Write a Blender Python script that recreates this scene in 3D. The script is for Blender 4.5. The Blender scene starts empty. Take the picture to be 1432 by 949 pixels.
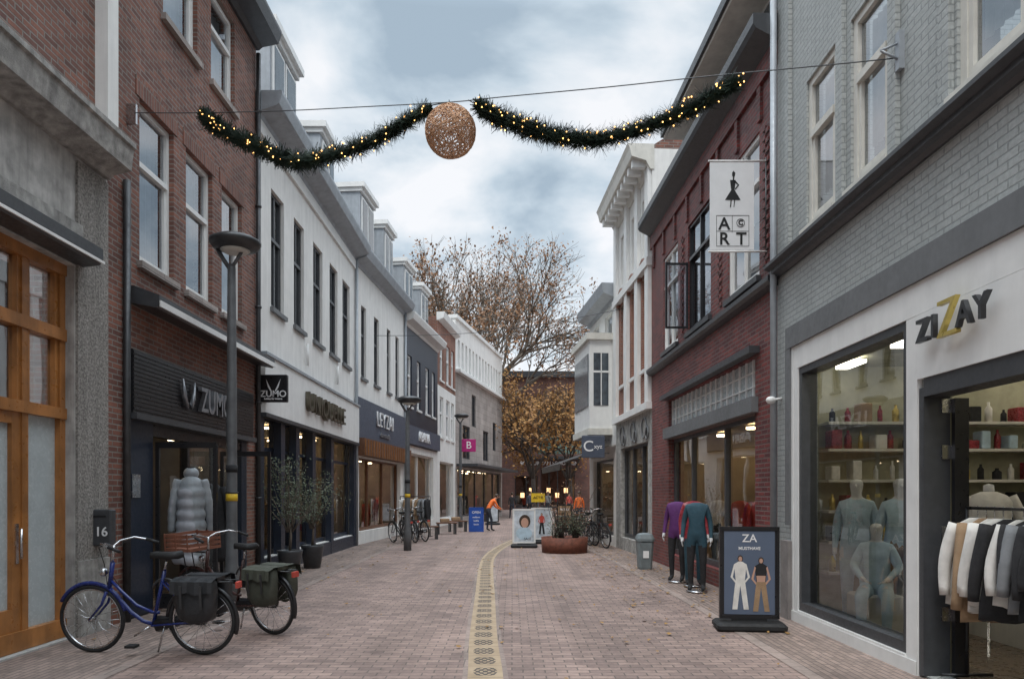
import bpy, math, random
from mathutils import Vector, Matrix
R=random.Random(7)
F=1000.;CX=716.;HY=690.;H=1.6
S=bpy.context.scene
# ---------------------------------------------------------------- materials
def newmat(name):
    m=bpy.data.materials.new(name);m.use_nodes=True
    nt=m.node_tree;nt.nodes.clear()
    o=nt.nodes.new('ShaderNodeOutputMaterial')
    return m,nt,o
def L(nt,a,b): nt.links.new(a,b)
def c4(c): return (c[0],c[1],c[2],1)
def math_(nt,op,a,b=None,c=None):
    n=nt.nodes.new('ShaderNodeMath');n.operation=op
    for i,v in enumerate((a,b,c)):
        if v is None: continue
        if isinstance(v,(int,float)): n.inputs[i].default_value=v
        else: L(nt,v,n.inputs[i])
    return n.outputs[0]
def mixc(nt,fac,a,b,mode='MIX'):
    n=nt.nodes.new('ShaderNodeMix');n.data_type='RGBA';n.blend_type=mode
    for i,v in ((0,fac),(6,a),(7,b)):
        if isinstance(v,(int,float)): n.inputs[i].default_value=v
        elif isinstance(v,tuple): n.inputs[i].default_value=c4(v)
        else: L(nt,v,n.inputs[i])
    return n.outputs[2]
def noise(nt,vec,scale,detail=4,rough=.55):
    n=nt.nodes.new('ShaderNodeTexNoise');n.inputs['Scale'].default_value=scale
    n.inputs['Detail'].default_value=detail;n.inputs['Roughness'].default_value=rough
    if vec is not None: L(nt,vec,n.inputs['Vector'])
    return n.outputs['Fac']
def mr(nt,v,a,b,c,d):
    n=nt.nodes.new('ShaderNodeMapRange')
    L(nt,v,n.inputs[0])
    for i,x in enumerate((a,b,c,d)): n.inputs[i+1].default_value=x
    return n.outputs[0]
def objco(nt,sc=None):
    t=nt.nodes.new('ShaderNodeTexCoord').outputs['Object']
    if sc:
        m=nt.nodes.new('ShaderNodeMapping');m.inputs['Scale'].default_value=sc;L(nt,t,m.inputs[0]);return m.outputs[0]
    return t
def bumpn(nt,h,strength,dist):
    b=nt.nodes.new('ShaderNodeBump');b.inputs['Strength'].default_value=strength;b.inputs['Distance'].default_value=dist
    L(nt,h,b.inputs['Height']);return b.outputs[0]
def M(name,col,rough=.6,metal=0,var=.18,scale=6,bump=0,emit=0,streak=0,spec=.5,bscale=60):
    m,nt,o=newmat(name)
    p=nt.nodes.new('ShaderNodeBsdfPrincipled');L(nt,p.outputs[0],o.inputs[0])
    co=objco(nt)
    f=mr(nt,noise(nt,co,scale),.3,.7,1-var,1+var)
    if streak:
        s=mr(nt,noise(nt,objco(nt,(2.5,2.5,.25)),2.0,6,.65),.42,.72,1,1-streak)
        f=math_(nt,'MULTIPLY',f,s)
    cc=nt.nodes.new('ShaderNodeCombineColor')
    for i in range(3): L(nt,f,cc.inputs[i])
    L(nt,mixc(nt,1.0,tuple(col),cc.outputs[0],'MULTIPLY'),p.inputs['Base Color'])
    L(nt,mr(nt,noise(nt,co,scale*3),.3,.7,max(0,rough-.1),min(1,rough+.1)),p.inputs['Roughness'])
    p.inputs['Metallic'].default_value=metal;p.inputs['Specular IOR Level'].default_value=spec
    if bump: L(nt,bumpn(nt,noise(nt,co,bscale,6,.7),bump,.01),p.inputs['Normal'])
    if emit:
        p.inputs['Emission Color'].default_value=c4(col);p.inputs['Emission Strength'].default_value=emit
    return m
def BR(name,c1,c2,mort,bw=.22,rh=.068,ms=.009,bump=.6,rough=.8,var=.25,flat=False,streak=.25,rot=0):
    m,nt,o=newmat(name)
    p=nt.nodes.new('ShaderNodeBsdfPrincipled');L(nt,p.outputs[0],o.inputs[0])
    co=objco(nt)
    if not flat:
        s=nt.nodes.new('ShaderNodeSeparateXYZ');L(nt,co,s.inputs[0])
        cb=nt.nodes.new('ShaderNodeCombineXYZ');L(nt,math_(nt,'ADD',s.outputs[0],s.outputs[1]),cb.inputs[0]);L(nt,s.outputs[2],cb.inputs[1])
        v=cb.outputs[0]
    else:
        mp=nt.nodes.new('ShaderNodeMapping');mp.inputs['Rotation'].default_value=(0,0,rot);L(nt,co,mp.inputs[0]);v=mp.outputs[0]
    b=nt.nodes.new('ShaderNodeTexBrick');L(nt,v,b.inputs['Vector'])
    b.inputs['Scale'].default_value=1;b.inputs['Brick Width'].default_value=bw;b.inputs['Row Height'].default_value=rh
    b.inputs['Mortar Size'].default_value=ms;b.inputs['Mortar Smooth'].default_value=.3
    b.inputs['Color1'].default_value=c4(c1);b.inputs['Color2'].default_value=c4(c2);b.inputs['Mortar'].default_value=c4(mort)
    f=mr(nt,noise(nt,co,.9 if not flat else .45,6,.6),.3,.7,1-var,1+var)
    f2=mr(nt,noise(nt,co,25,3),.3,.7,.88,1.12)
    f=math_(nt,'MULTIPLY',f,f2)
    if flat:
        f=math_(nt,'MULTIPLY',f,mr(nt,noise(nt,co,2.6,8,.7),.48,.75,1,.66))
        # lengthwise worn tracks
        mp2=nt.nodes.new('ShaderNodeMapping');mp2.inputs['Scale'].default_value=(1.6,.07,1);L(nt,co,mp2.inputs[0])
        f=math_(nt,'MULTIPLY',f,mr(nt,noise(nt,mp2.outputs[0],1.3,3,.5),.35,.65,.86,1.1))
    if streak:
        s2=mr(nt,noise(nt,objco(nt,(2,2,.3)),1.5,6,.65),.45,.75,1,1-streak);f=math_(nt,'MULTIPLY',f,s2)
    cc=nt.nodes.new('ShaderNodeCombineColor')
    for i in range(3): L(nt,f,cc.inputs[i])
    L(nt,mixc(nt,1.0,b.outputs['Color'],cc.outputs[0],'MULTIPLY'),p.inputs['Base Color'])
    p.inputs['Roughness'].default_value=rough
    hh=math_(nt,'ADD',math_(nt,'MULTIPLY',b.outputs['Fac'],-1),math_(nt,'MULTIPLY',noise(nt,co,40,4),.35))
    L(nt,bumpn(nt,hh,bump,.012),p.inputs['Normal'])
    return m
def GLASS(name,tint=(.9,.95,.95),base=.10,rough=.01):
    m,nt,o=newmat(name)
    t=nt.nodes.new('ShaderNodeBsdfTransparent');t.inputs[0].default_value=c4(tint)
    g=nt.nodes.new('ShaderNodeBsdfGlossy');g.inputs['Roughness'].default_value=rough;g.inputs[0].default_value=(.95,.97,1,1)
    fr=nt.nodes.new('ShaderNodeFresnel');fr.inputs[0].default_value=1.5
    L(nt,bumpn(nt,noise(nt,objco(nt),.9,2),.12,.02),g.inputs['Normal'])
    f=math_(nt,'ADD',fr.outputs[0],base);x=nt.nodes.new('ShaderNodeMixShader')
    L(nt,f,x.inputs[0]);L(nt,t.outputs[0],x.inputs[1]);L(nt,g.outputs[0],x.inputs[2]);L(nt,x.outputs[0],o.inputs[0])
    return m
def LEAF(name,c1,c2,c3):
    m,nt,o=newmat(name)
    p=nt.nodes.new('ShaderNodeBsdfPrincipled');L(nt,p.outputs[0],o.inputs[0])
    n=noise(nt,objco(nt),1.6,6,.75)
    r=nt.nodes.new('ShaderNodeValToRGB');L(nt,n,r.inputs[0])
    e=r.color_ramp.elements;e[0].position=.32;e[0].color=c4(c1);e[1].position=.68;e[1].color=c4(c3)
    k=e.new(.5);k.color=c4(c2)
    L(nt,r.outputs[0],p.inputs['Base Color']);p.inputs['Roughness'].default_value=.7
    return m
m_redbrown=BR('brown_brick',(.27,.11,.075),(.13,.058,.046),(.23,.20,.175),ms=.010)
m_arch=BR('brown_brick_soldier',(.26,.105,.072),(.15,.065,.05),(.21,.18,.155),bw=.07,rh=.24)
m_oxblood=BR('oxblood_brick',(.235,.048,.042),(.10,.022,.024),(.15,.10,.09),ms=.012,bump=1,rough=.6,var=.3)
m_greybrick=BR('grey_painted_brick',(.42,.44,.43),(.385,.405,.395),(.30,.32,.315),ms=.008,bump=.9,var=.09,rough=.6,streak=.14)
m_brick3=BR('red_brick',(.30,.11,.07),(.22,.085,.06),(.3,.25,.2))
m_darkbrick=BR('mall_brick',(.16,.07,.055),(.11,.055,.045),(.1,.08,.065),bw=.4,rh=.12)
m_lbrick=BR('light_brick',(.42,.34,.29),(.33,.27,.235),(.28,.24,.21),bw=.35,rh=.09)
m_greystone=BR('grey_stone_cladding',(.40,.35,.32),(.33,.29,.265),(.2,.18,.17),bw=1.2,rh=.35,bump=.3)
m_concrete=M('weathered_concrete',(.36,.35,.33),.85,var=.35,scale=9,bump=.9,streak=.4)
m_panel=M('pale_concrete_panel',(.46,.45,.43),.85,var=.3,scale=5,bump=.7,streak=.5)
m_pebble=M('pebbledash_concrete',(.27,.255,.235),.9,var=.6,scale=38,bump=1,streak=.3)
m_white=M('white_plaster',(.80,.79,.76),.7,var=.05,scale=3,bump=.15,streak=.16)
m_white2=M('white_paint_trim',(.78,.78,.76),.45,var=.05,scale=5,streak=.08)
m_cream=M('cream_paint',(.66,.64,.58),.5,var=.08,streak=.15)
m_navy=M('navy_paint',(.018,.026,.045),.4,var=.15,streak=.1)
m_slateblue=M('slate_blue_paint',(.07,.085,.12),.5,var=.12)
m_black=M('black_paint',(.014,.014,.016),.35,var=.2)
m_anth=M('anthracite_paint',(.05,.053,.058),.4,var=.15,scale=10)
m_band=M('grey_band_paint',(.15,.155,.16),.5,var=.08,streak=.15)
m_zinc=M('zinc_cladding',(.36,.39,.42),.45,metal=.2,var=.1,streak=.2)
m_roof=M('roof_tiles_dark',(.06,.055,.055),.7,var=.3,bump=.5)
m_wood=M('varnished_wood',(.37,.155,.045),.35,var=.25,scale=4,streak=.4)
m_wood2=M('brown_wood',(.16,.07,.035),.5,var=.25,streak=.3)
m_frost=M('frosted_glass',(.42,.47,.48),.25,var=.08)
m_gl=GLASS('shop_glass',(.93,.96,.95),.06)
m_glu=GLASS('window_glass',(.75,.8,.85),.22,.02)
m_dark=M('dark_interior',(.03,.03,.033),.8,var=.3,scale=2)
m_int=M('interior_wall',(.42,.36,.27),.7,var=.25,scale=1.5)
m_intg=M('interior_wall_grey',(.16,.15,.14),.7,var=.3,scale=1.5)
m_floor=M('interior_floor',(.2,.15,.11),.3)
m_lamp=M('warm_lamp',(1,.74,.45),emit=12,var=0)
m_lampd=M('dim_warm_lamp',(1,.6,.3),emit=2.5,var=0)
m_lampw=M('white_lamp',(1,.93,.8),emit=7,var=0)
m_curt=M('curtain',(.64,.65,.65),.8,var=.15,scale=7,streak=.2)
m_chrome=M('metal_chrome',(.55,.55,.56),.25,metal=1,var=.05)
m_steel=M('dark_steel',(.07,.072,.075),.45,metal=.6,var=.2)
m_pole=M('galvanised_grey',(.13,.135,.14),.5,metal=.3,var=.2)
m_rubber=M('rubber',(.015,.015,.016),.7,var=.2,bump=.3)
m_yel=M('yellow_sticker',(.75,.5,.03),.5)
m_letter=M('letter_metal',(.30,.31,.33),.35,metal=.6)
m_letw=M('letter_white',(.8,.8,.8),.5,var=.02)
m_letb=M('letter_black',(.015,.015,.015),.4)
m_gold=M('letter_gold',(.55,.42,.12),.35,metal=.6)
m_bluebike=M('blue_bike_paint',(.015,.028,.15),.25,var=.1)
m_brbike=M('brown_bike_paint',(.05,.022,.02),.3)
m_pann=M('black_tarpaulin',(.022,.024,.027),.42,var=.3,bump=.5,bscale=18)
m_panng=M('olive_canvas',(.055,.06,.045),.7,bump=.5,bscale=25)
m_crate=M('wicker_brown',(.22,.085,.05),.6,bump=1,bscale=50)
m_corten=M('corten_steel',(.15,.05,.03),.75,var=.35,scale=12,bump=.4)
m_soil=M('soil',(.03,.022,.015),.95,bump=1)
m_bark=M('bark',(.15,.125,.10),.9,var=.35,scale=3,bump=.8)
m_barkd=M('bark_dark',(.07,.055,.045),.9,var=.3,bump=.8)
m_rope=M('rope_tan',(.60,.37,.23),.85,var=.25,scale=30)
m_needle=LEAF('fir_needles',(.008,.018,.011),(.012,.028,.017),(.022,.045,.026))
m_fairy=M('fairy_light',(1,.52,.16),emit=5,var=0)
m_leafo=LEAF('autumn_leaves_orange',(.13,.055,.018),(.26,.12,.028),(.36,.20,.045))
m_leafb=LEAF('autumn_leaves_brown',(.14,.065,.03),(.24,.115,.05),(.26,.155,.07))
m_olive=LEAF('olive_leaves',(.04,.055,.03),(.09,.11,.065),(.14,.16,.11))
m_litter=LEAF('fallen_leaves',(.25,.13,.04),(.35,.2,.06),(.2,.1,.04))
m_blue=M('blue_board',(.02,.08,.36),.4)
m_mag=M('magenta_sign',(.42,.02,.17),.4)
m_orange=M('orange_fabric',(.8,.17,.03),.7)
m_red=M('red_fabric',(.5,.07,.05),.7)
m_jean=M('dark_trousers',(.03,.035,.05),.8)
m_skin=M('skin',(.5,.3,.22),.5,var=.06)
m_hair=M('hair_brown',(.05,.03,.018),.6,bump=.5)
m_mann=M('mannequin_white',(.6,.6,.6),.3,var=.03)
m_sage=M('pale_blue_fabric',(.42,.55,.64),.8,bump=.8,bscale=12)
m_purple=M('purple_fabric',(.085,.018,.11),.8,bump=.8,bscale=12)
m_teal=M('teal_fabric',(.02,.06,.085),.8,bump=.8,bscale=12)
m_puff=M('silver_puffer',(.38,.39,.42),.4,bump=.6,bscale=10)
m_whitef=M('white_fabric',(.68,.66,.62),.9,bump=.6,bscale=18)
m_greyf=M('grey_fabric',(.2,.21,.22),.9,bump=.6,bscale=18)
m_blackf=M('black_fabric',(.02,.02,.022),.9,bump=.6,bscale=18)
m_tan=M('tan_fabric',(.33,.22,.13),.9,bump=.6)
m_poster=M('poster_slate',(.10,.13,.19),.4,var=.1,scale=2)
m_posterl=M('poster_light',(.50,.55,.60),.4,var=.35,scale=5)
m_banner=M('banner_white',(.72,.73,.74),.6,var=.04)
m_bin=M('bin_grey',(.16,.19,.2),.5)
m_bottle=M('bottles_red',(.25,.03,.04),.3,var=.4,scale=20)
# ---------------------------------------------------------------- mesh builder
class MB:
    def __init__(s): s.v=[];s.f=[];s.mi=[];s.sm=[];s.mats=[];s.uv=None
    def add(s,vs,fs,m,smooth=False):
        if m not in s.mats: s.mats.append(m)
        k=s.mats.index(m);n=len(s.v)
        s.v+= [tuple(v) for v in vs]
        for f in fs: s.f.append(tuple(i+n for i in f));s.mi.append(k);s.sm.append(smooth)
    def box(s,x0,x1,y0,y1,z0,z1,m):
        vs=[(x,y,z) for x in (x0,x1) for y in (y0,y1) for z in (z0,z1)]
        s.add(vs,[(0,1,3,2),(4,6,7,5),(0,4,5,1),(2,3,7,6),(0,2,6,4),(1,5,7,3)],m)
    def rbox(s,x0,x1,y0,y1,z0,z1,m,r=.03):
        rings=[]
        for z,i in ((z0,r),(z0+r,0),(z1-r,0),(z1,r)):
            a,b,c,d=x0+i,x1-i,y0+i,y1-i;q=r
            rings.append([(a+q,c,z),(b-q,c,z),(b,c+q,z),(b,d-q,z),(b-q,d,z),(a+q,d,z),(a,d-q,z),(a,c+q,z)])
        s.loft(rings,m,smooth=False)
    def quad(s,a,b,c,d,m): s.add([a,b,c,d],[(0,1,2,3)],m)
    def loft(s,rings,m,smooth=True,cap=True):
        n=len(rings[0]);vs=[p for r in rings for p in r];fs=[]
        for i in range(len(rings)-1):
            for j in range(n):
                fs.append((i*n+j,i*n+(j+1)%n,(i+1)*n+(j+1)%n,(i+1)*n+j))
        if cap: fs+= [tuple(range(n))[::-1],tuple(range((len(rings)-1)*n,len(rings)*n))]
        s.add(vs,fs,m,smooth)
    def tube(s,pts,r,m,n=8,closed=False):
        pts=[Vector(p) for p in pts]
        if not hasattr(r,'__len__'): r=[r]*len(pts)
        rings=[];up=None
        for i,p in enumerate(pts):
            a=pts[max(0,i-1)] if not closed else pts[i-1];b=pts[min(len(pts)-1,i+1)] if not closed else pts[(i+1)%len(pts)]
            t=(b-a)
            if t.length<1e-9: t=Vector((0,0,1))
            t.normalize()
            if up is None: up=Vector((0,0,1)) if abs(t.z)<.9 else Vector((1,0,0))
            x=t.cross(up)
            if x.length<1e-4: x=t.orthogonal()
            x.normalize();y=x.cross(t).normalized();up=y
            rings.append([tuple(p+x*math.cos(2*math.pi*j/n)*r[i]+y*math.sin(2*math.pi*j/n)*r[i]) for j in range(n)])
        if closed: rings.append(rings[0])
        s.loft(rings,m,True,not closed)
    def torus(s,c,Rr,r,m,axis='y',n=32,k=8,a0=0,a1=2*math.pi):
        c=Vector(c);full=abs(a1-a0-2*math.pi)<1e-6;pts=[]
        for i in range(n if full else n+1):
            a=a0+(a1-a0)*i/n;ca,sa=math.cos(a)*Rr,math.sin(a)*Rr
            pts.append(c+Vector({'y':(ca,0,sa),'z':(ca,sa,0),'x':(0,ca,sa)}[axis]))
        rings=[]
        for i,p in enumerate(pts):
            rad=(p-c).normalized();ax=Vector({'y':(0,1,0),'z':(0,0,1),'x':(1,0,0)}[axis])
            rings.append([tuple(p+rad*math.cos(2*math.pi*j/k)*r+ax*math.sin(2*math.pi*j/k)*r) for j in range(k)])
        if full: rings.append(rings[0])
        s.loft(rings,m,True,not full)
    def lathe(s,prof,c,m,n=24,smooth=True):
        rings=[[(c[0]+max(r,1e-4)*math.cos(2*math.pi*j/n),c[1]+max(r,1e-4)*math.sin(2*math.pi*j/n),c[2]+z) for j in range(n)] for r,z in prof]
        s.loft(rings,m,smooth)
    def ell(s,c,rx,ry,rz,m,n=14,k=9):
        s.loft([[(c[0]+rx*math.sin(max(.02,min(3.12,math.pi*i/k)))*math.cos(2*math.pi*j/n),c[1]+ry*math.sin(max(.02,min(3.12,math.pi*i/k)))*math.sin(2*math.pi*j/n),c[2]-rz*math.cos(math.pi*i/k)) for j in range(n)] for i in range(k+1)],m)
    def build(s,name,parent=None,mat=None):
        me=bpy.data.meshes.new(name);me.from_pydata(s.v,[],s.f)
        for m in s.mats: me.materials.append(m)
        me.polygons.foreach_set('material_index',s.mi);me.polygons.foreach_set('use_smooth',s.sm);me.update()
        o=bpy.data.objects.new(name,me);S.collection.objects.link(o)
        if parent: o.parent=parent
        if mat is not None: o.matrix_local=mat
        return o
def empty(name,mat):
    e=bpy.data.objects.new(name,None);S.collection.objects.link(e);e.matrix_world=mat;return e
def T(x,y,z,rz=0): return Matrix.Translation((x,y,z))@Matrix.Rotation(rz,4,'Z')
def text(s,size,mat,name='lettering',ext=.01,off=0,align='CENTER',parent=None,m=None,sx=1):
    c=bpy.data.curves.new(name,'FONT');c.body=s;c.size=size;c.extrude=ext;c.offset=off;c.align_x=align;c.align_y='CENTER'
    c.materials.append(mat);o=bpy.data.objects.new(name,c);S.collection.objects.link(o)
    o.parent=parent
    if m is None: m=Matrix()
    o.matrix_local=m@Matrix.Rotation(math.pi/2,4,'X')@Matrix.Diagonal((sx,1,1,1))
    return o
# ---------------------------------------------------------------- buildings
class Bld:
    def __init__(s,name,near,far,side):
        s.name=name;s.side=side
        p0,p1=(near,far) if side=='L' else (far,near)
        s.p0=Vector(p0);s.p1=Vector(p1);d=s.p1-s.p0;s.L=d.length;s.d=d.normalized()
        s.e=empty(name,T(s.p0.x,s.p0.y,0,math.atan2(d.y,d.x)));s.P={};s.op=[]
    def __getitem__(s,k):
        if k not in s.P: s.P[k]=MB()
        return s.P[k]
    def U(s,px):
        k=(px-CX)/F
        return (k*s.p0.y-s.p0.x)/(s.d.x-k*s.d.y)
    def rng(s,a,b): 
        u,v=s.U(a),s.U(b);return (min(u,v),max(u,v))
    def wall(s,m,z0,z1,u0=0,u1=None,reveal=.14,depth=7,mr_=None,y=0):
        u1=s.L if u1 is None else u1
        ops=[(max(a,u0),min(b,u1),max(c,z0),min(d,z1)) for a,b,c,d in s.op if a<u1 and b>u0 and c<z1 and d>z0]
        us=sorted(set([u0,u1]+[x for o in ops for x in o[:2]]));zs=sorted(set([z0,z1]+[x for o in ops for x in o[2:]]))
        w=s['walls']
        for i in range(len(us)-1):
            for j in range(len(zs)-1):
                a,b,c,d=us[i],us[i+1],zs[j],zs[j+1]
                mu,mz=(a+b)/2,(c+d)/2
                if any(o[0]<mu<o[1] and o[2]<mz<o[3] for o in ops): continue
                w.quad((a,y,c),(b,y,c),(b,y,d),(a,y,d),m)
        r=mr_ or m
        for a,b,c,d in ops:
            e=y+reveal
            w.quad((a,y,c),(a,e,c),(a,e,d),(a,y,d),r);w.quad((b,y,c),(b,y,d),(b,e,d),(b,e,c),r)
            w.quad((a,y,d),(a,e,d),(b,e,d),(b,y,d),r);w.quad((a,y,c),(b,y,c),(b,e,c),(a,e,c),r)
        w.quad((u0,y,z0),(u0,y,z1),(u0,y+depth,z1),(u0,y+depth,z0),m);w.quad((u1,y,z0),(u1,y+depth,z0),(u1,y+depth,z1),(u1,y,z1),m)
        w.quad((u0,y+depth,z0),(u1,y+depth,z0),(u1,y+depth,z1),(u0,y+depth,z1),m)
    def win(s,a,b,z0,z1,fm,fw=.06,transom=None,mull=0,sill=None,hood=None,curt=None,px=True,y=.07,open_=True,gm=None,zb=0):
        if px: a,b=s.rng(a,b)
        if open_: s.op.append((a,b,z0,z1))
        w=s['windows'];yy=(y,y+.07)
        w.box(a,a+fw,*yy,z0,z1,fm);w.box(b-fw,b,*yy,z0,z1,fm);w.box(a+fw,b-fw,*yy,z0,z0+fw,fm);w.box(a+fw,b-fw,*yy,z1-fw,z1,fm)
        if transom:
            zt=z0+(z1-z0)*transom;w.box(a+fw,b-fw,y-.02,y+.06,zt-fw/2,zt+fw/2,fm)
            w.box(a+fw,a+fw*1.7,y+.01,y+.055,z0+fw,zt-fw/2,fm);w.box(b-fw*1.7,b-fw,y+.01,y+.055,z0+fw,zt-fw/2,fm)
            w.box(a+fw*1.7,b-fw*1.7,y+.01,y+.055,z0+fw,z0+fw*1.8,fm)
        for i in range(mull):
            u=a+(b-a)*(i+1)/(mull+1);w.box(u-fw*.4,u+fw*.4,y+.003,y+.067,z0+fw,z1-fw,fm)
        s['glass'].quad((a+fw/2,y+.045,z0+fw/2),(b-fw/2,y+.045,z0+fw/2),(b-fw/2,y+.045,z1-fw/2),(a+fw/2,y+.045,z1-fw/2),gm or m_glu)
        i=s['interior'];i.quad((a-.2,y+.9,z0-.2),(b+.2,y+.9,z0-.2),(b+.2,y+.9,z1+.2),(a-.2,y+.9,z1+.2),m_dark)
        i.box(a-.2,b+.2,y+.3,y+.88,z0-.22,z0-.01,m_int)
        c=curt if curt is not None else R.choice([0,.3,.55,1,.8])
        if c>0:
            n=14;zc=z1-(z1-z0)*c
            for k in range(n):
                u0=a+(b-a)*k/n;u1=a+(b-a)*(k+1)/n;ya=y+.2+.03*(k%2);yb=y+.2+.03*((k+1)%2)
                i.quad((u0,ya,zc),(u1,yb,zc),(u1,yb,z1),(u0,ya,z1),m_curt)
        if sill: s['trim'].box(a-.06,b+.06,-.07,y,z0-.09,z0-.002,sill)
    def shop(s,a,b,z0,z1,fm,fw=.07,mulls=(),trans=None,room=3.,wallm=None,lamps=2,px=True,y=.1,lm=None,stuff=True):
        if px:
            a,b=s.rng(a,b);mulls=[s.U(q) for q in mulls]
        s.op.append((a,b,z0,z1));w=s['shopfront'];yy=(y,y+.09)
        w.box(a,a+fw,*yy,z0,z1,fm);w.box(b-fw,b,*yy,z0,z1,fm);w.box(a+fw,b-fw,*yy,z0,z0+fw*1.5,fm);w.box(a+fw,b-fw,*yy,z1-fw,z1,fm)
        for u in mulls: w.box(u-fw/2,u+fw/2,y-.01,y+.08,z0+fw*1.5,z1-fw,fm)
        if trans: w.box(a+fw,b-fw,y-.013,y+.083,trans-fw/2,trans+fw/2,fm)
        s['glass'].quad((a+fw/2,y+.05,z0+.02),(b-fw/2,y+.05,z0+.02),(b-fw/2,y+.05,z1-.02),(a+fw/2,y+.05,z1-.02),m_gl)
        s.room(a,b,z1+.1,room,wallm or m_int,lamps,y+.15,lm,stuff)
    def room(s,a,b,z1,d,wm,lamps,y,lm=None,stuff=True):
        i=s['interior'];e=.02
        i.quad((a-e,y,.03),(b+e,y,.03),(b+e,y+d,.03),(a-e,y+d,.03),m_floor)
        i.quad((a-e,y,z1),(b+e,y,z1),(b+e,y+d,z1),(a-e,y+d,z1),wm)
        i.quad((a-e,y+d,.0),(b+e,y+d,.0),(b+e,y+d,z1),(a-e,y+d,z1),wm)
        i.quad((a-e,y,0),(a-e,y+d,0),(a-e,y+d,z1),(a-e,y,z1),wm);i.quad((b+e,y,0),(b+e,y+d,0),(b+e,y+d,z1),(b+e,y,z1),wm)
        n=max(1,int((b-a)/1.3))
        for k in range(n):
            u=a+(b-a)*(k+.5)/n
            for q in range(lamps):
                v=y+d*(q+.6)/(lamps+.4);i.lathe([(.0,0),(.1,0),(.1,.04),(0,.04)],(u,v,z1-.1),lm or m_lamp,8)
        if stuff:
            cols=[m_blackf,m_whitef,m_greyf,m_tan,m_teal,m_red,m_bottle]
            for zz in (.5,1.0,1.5,2.0):
                i.box(a+.2,b-.2,y+d-.35,y+d-.02,zz,zz+.03,m_wood2)
                u=a+.25
                while u<b-.4:
                    ww=R.uniform(.08,.3);i.rbox(u,u+ww,y+d-.32,y+d-.08,zz+.03,zz+R.uniform(.12,.38),R.choice(cols),.015);u+=ww+R.uniform(.02,.15)
            u=a+.3
            while u<b-.5:
                if R.random()<.6:
                    z=R.uniform(1.2,1.5)
                    garment(i,(u,y+d*R.uniform(.15,.6),z),.40,R.uniform(.6,.9),R.choice(cols),ang=R.uniform(-.6,.6),thick=.07)
                u+=R.uniform(.35,.8)
    def cornice(s,z,prof,m,part='trim',u0=-.02,u1=None):
        u1=s.L+.02 if u1 is None else u1;w=s[part]
        pr=[(-o,z+dz) for o,dz in prof]+[(.05,z+prof[-1][1]),(.05,z+prof[0][1])]
        w.loft([[(u0,y,zz) for y,zz in pr],[(u1,y,zz) for y,zz in pr]],m,False)
    def roof(s,z,rise,run,m,y0=-.1):
        w=s['roof'];a,b=0,s.L
        w.quad((a,y0,z),(b,y0,z),(b,run,z+rise),(a,run,z+rise),m)
        w.quad((a,2*run,z),(b,2*run,z),(b,run,z+rise),(a,run,z+rise),m)
        w.add([(a,y0,z),(a,run,z+rise),(a,2*run,z)],[(0,1,2)],m_redbrown);w.add([(b,y0,z),(b,run,z+rise),(b,2*run,z)],[(0,1,2)],m_redbrown)
    def dormer(s,ya,yb,z0,z1,y=.3,m=None,d=3,nw=2):
        f=lambda Y:(Y-s.p0.y)/s.d.y
        a,b=sorted((f(ya),f(yb)));w=s['roof'];m=m or m_zinc
        w.box(a,b,y,y+d,z0,z1,m);w.box(a-.12,b+.12,y-.18,y+d,z1+.002,z1+.16,m_white2)
        w.box(a-.06,b+.06,y-.08,y+d,z1-.12,z1,m_white2)
        for k in range(nw):
            u0=a+.1+(b-a-.1)*k/nw;u1=a+(b-a-.1)*(k+1)/nw
            w.box(u0,u1,y-.05,y-.003,z0+.35,z1-.25,m_white2);w.box(u0+.07,u1-.07,y-.06,y-.052,z0+.42,z1-.32,m_glo)
        for k in range(int(d/.45)):
            w.box(a-.012,a-.002,y+.3+k*.45,y+.32+k*.45,z0,z1-.13,m)
            w.box(b+.002,b+.012,y+.3+k*.45,y+.32+k*.45,z0,z1-.13,m)
    def finish(s):
        for k,mb in s.P.items(): mb.build(k,s.e)
m_glo=M('dormer_glass',(.06,.075,.09),.08,var=.3,spec=1)
def garment(mb,top,w,h,m,ang=0,thick=.1,puffy=False,sleeve=.6,neck=True):
    x,y,z=top;rot=Matrix.Translation((x,y,z))@Matrix.Rotation(ang,4,'Z')
    n=16;rings=[];K=18 if not puffy else 40;ph=R.uniform(0,6)
    for i in range(K+1):
        t=i/K;zz=-h*t
        hw=w*.5*(.32+.68*min(1,t*7)**.6)*(1-.12*math.sin(min(1,t*1.2)*math.pi))*(1+.16*t)
        th=thick*(.5+.5*min(1,t*6))*(1+.3*t)
        if puffy: q=1+.14*abs(math.sin(t*math.pi*8));hw*=q;th*=q*1.1
        ring=[]
        for j in range(n):
            a=2*math.pi*j/n;wv=1+(.10*t*math.sin(5*a+ph)+.05*t*math.sin(9*a+2*ph))
            ring.append(tuple(rot@Vector((hw*math.cos(a)*wv,th*math.sin(a)*wv,zz+.015*t*math.sin(3*a+ph)))))
        rings.append(ring)
    mb.loft(rings,m)
    for sg in (-1,1):
        pts=[];rr=[];N=9 if not puffy else 26
        for i in range(N):
            t=i/(N-1);pts.append(rot@Vector((sg*(w*.42+.09*t+.03*math.sin(t*3)),.02*math.sin(t*4+ph),-.05-h*.95*sleeve*t/.6*.75)))
            r0=.062*(1-.35*t)*(w/.42)
            if puffy: r0*=1.2*(1+.15*abs(math.sin(t*math.pi*6)))
            rr.append(r0)
        mb.tube(pts,rr,m,10)
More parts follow.
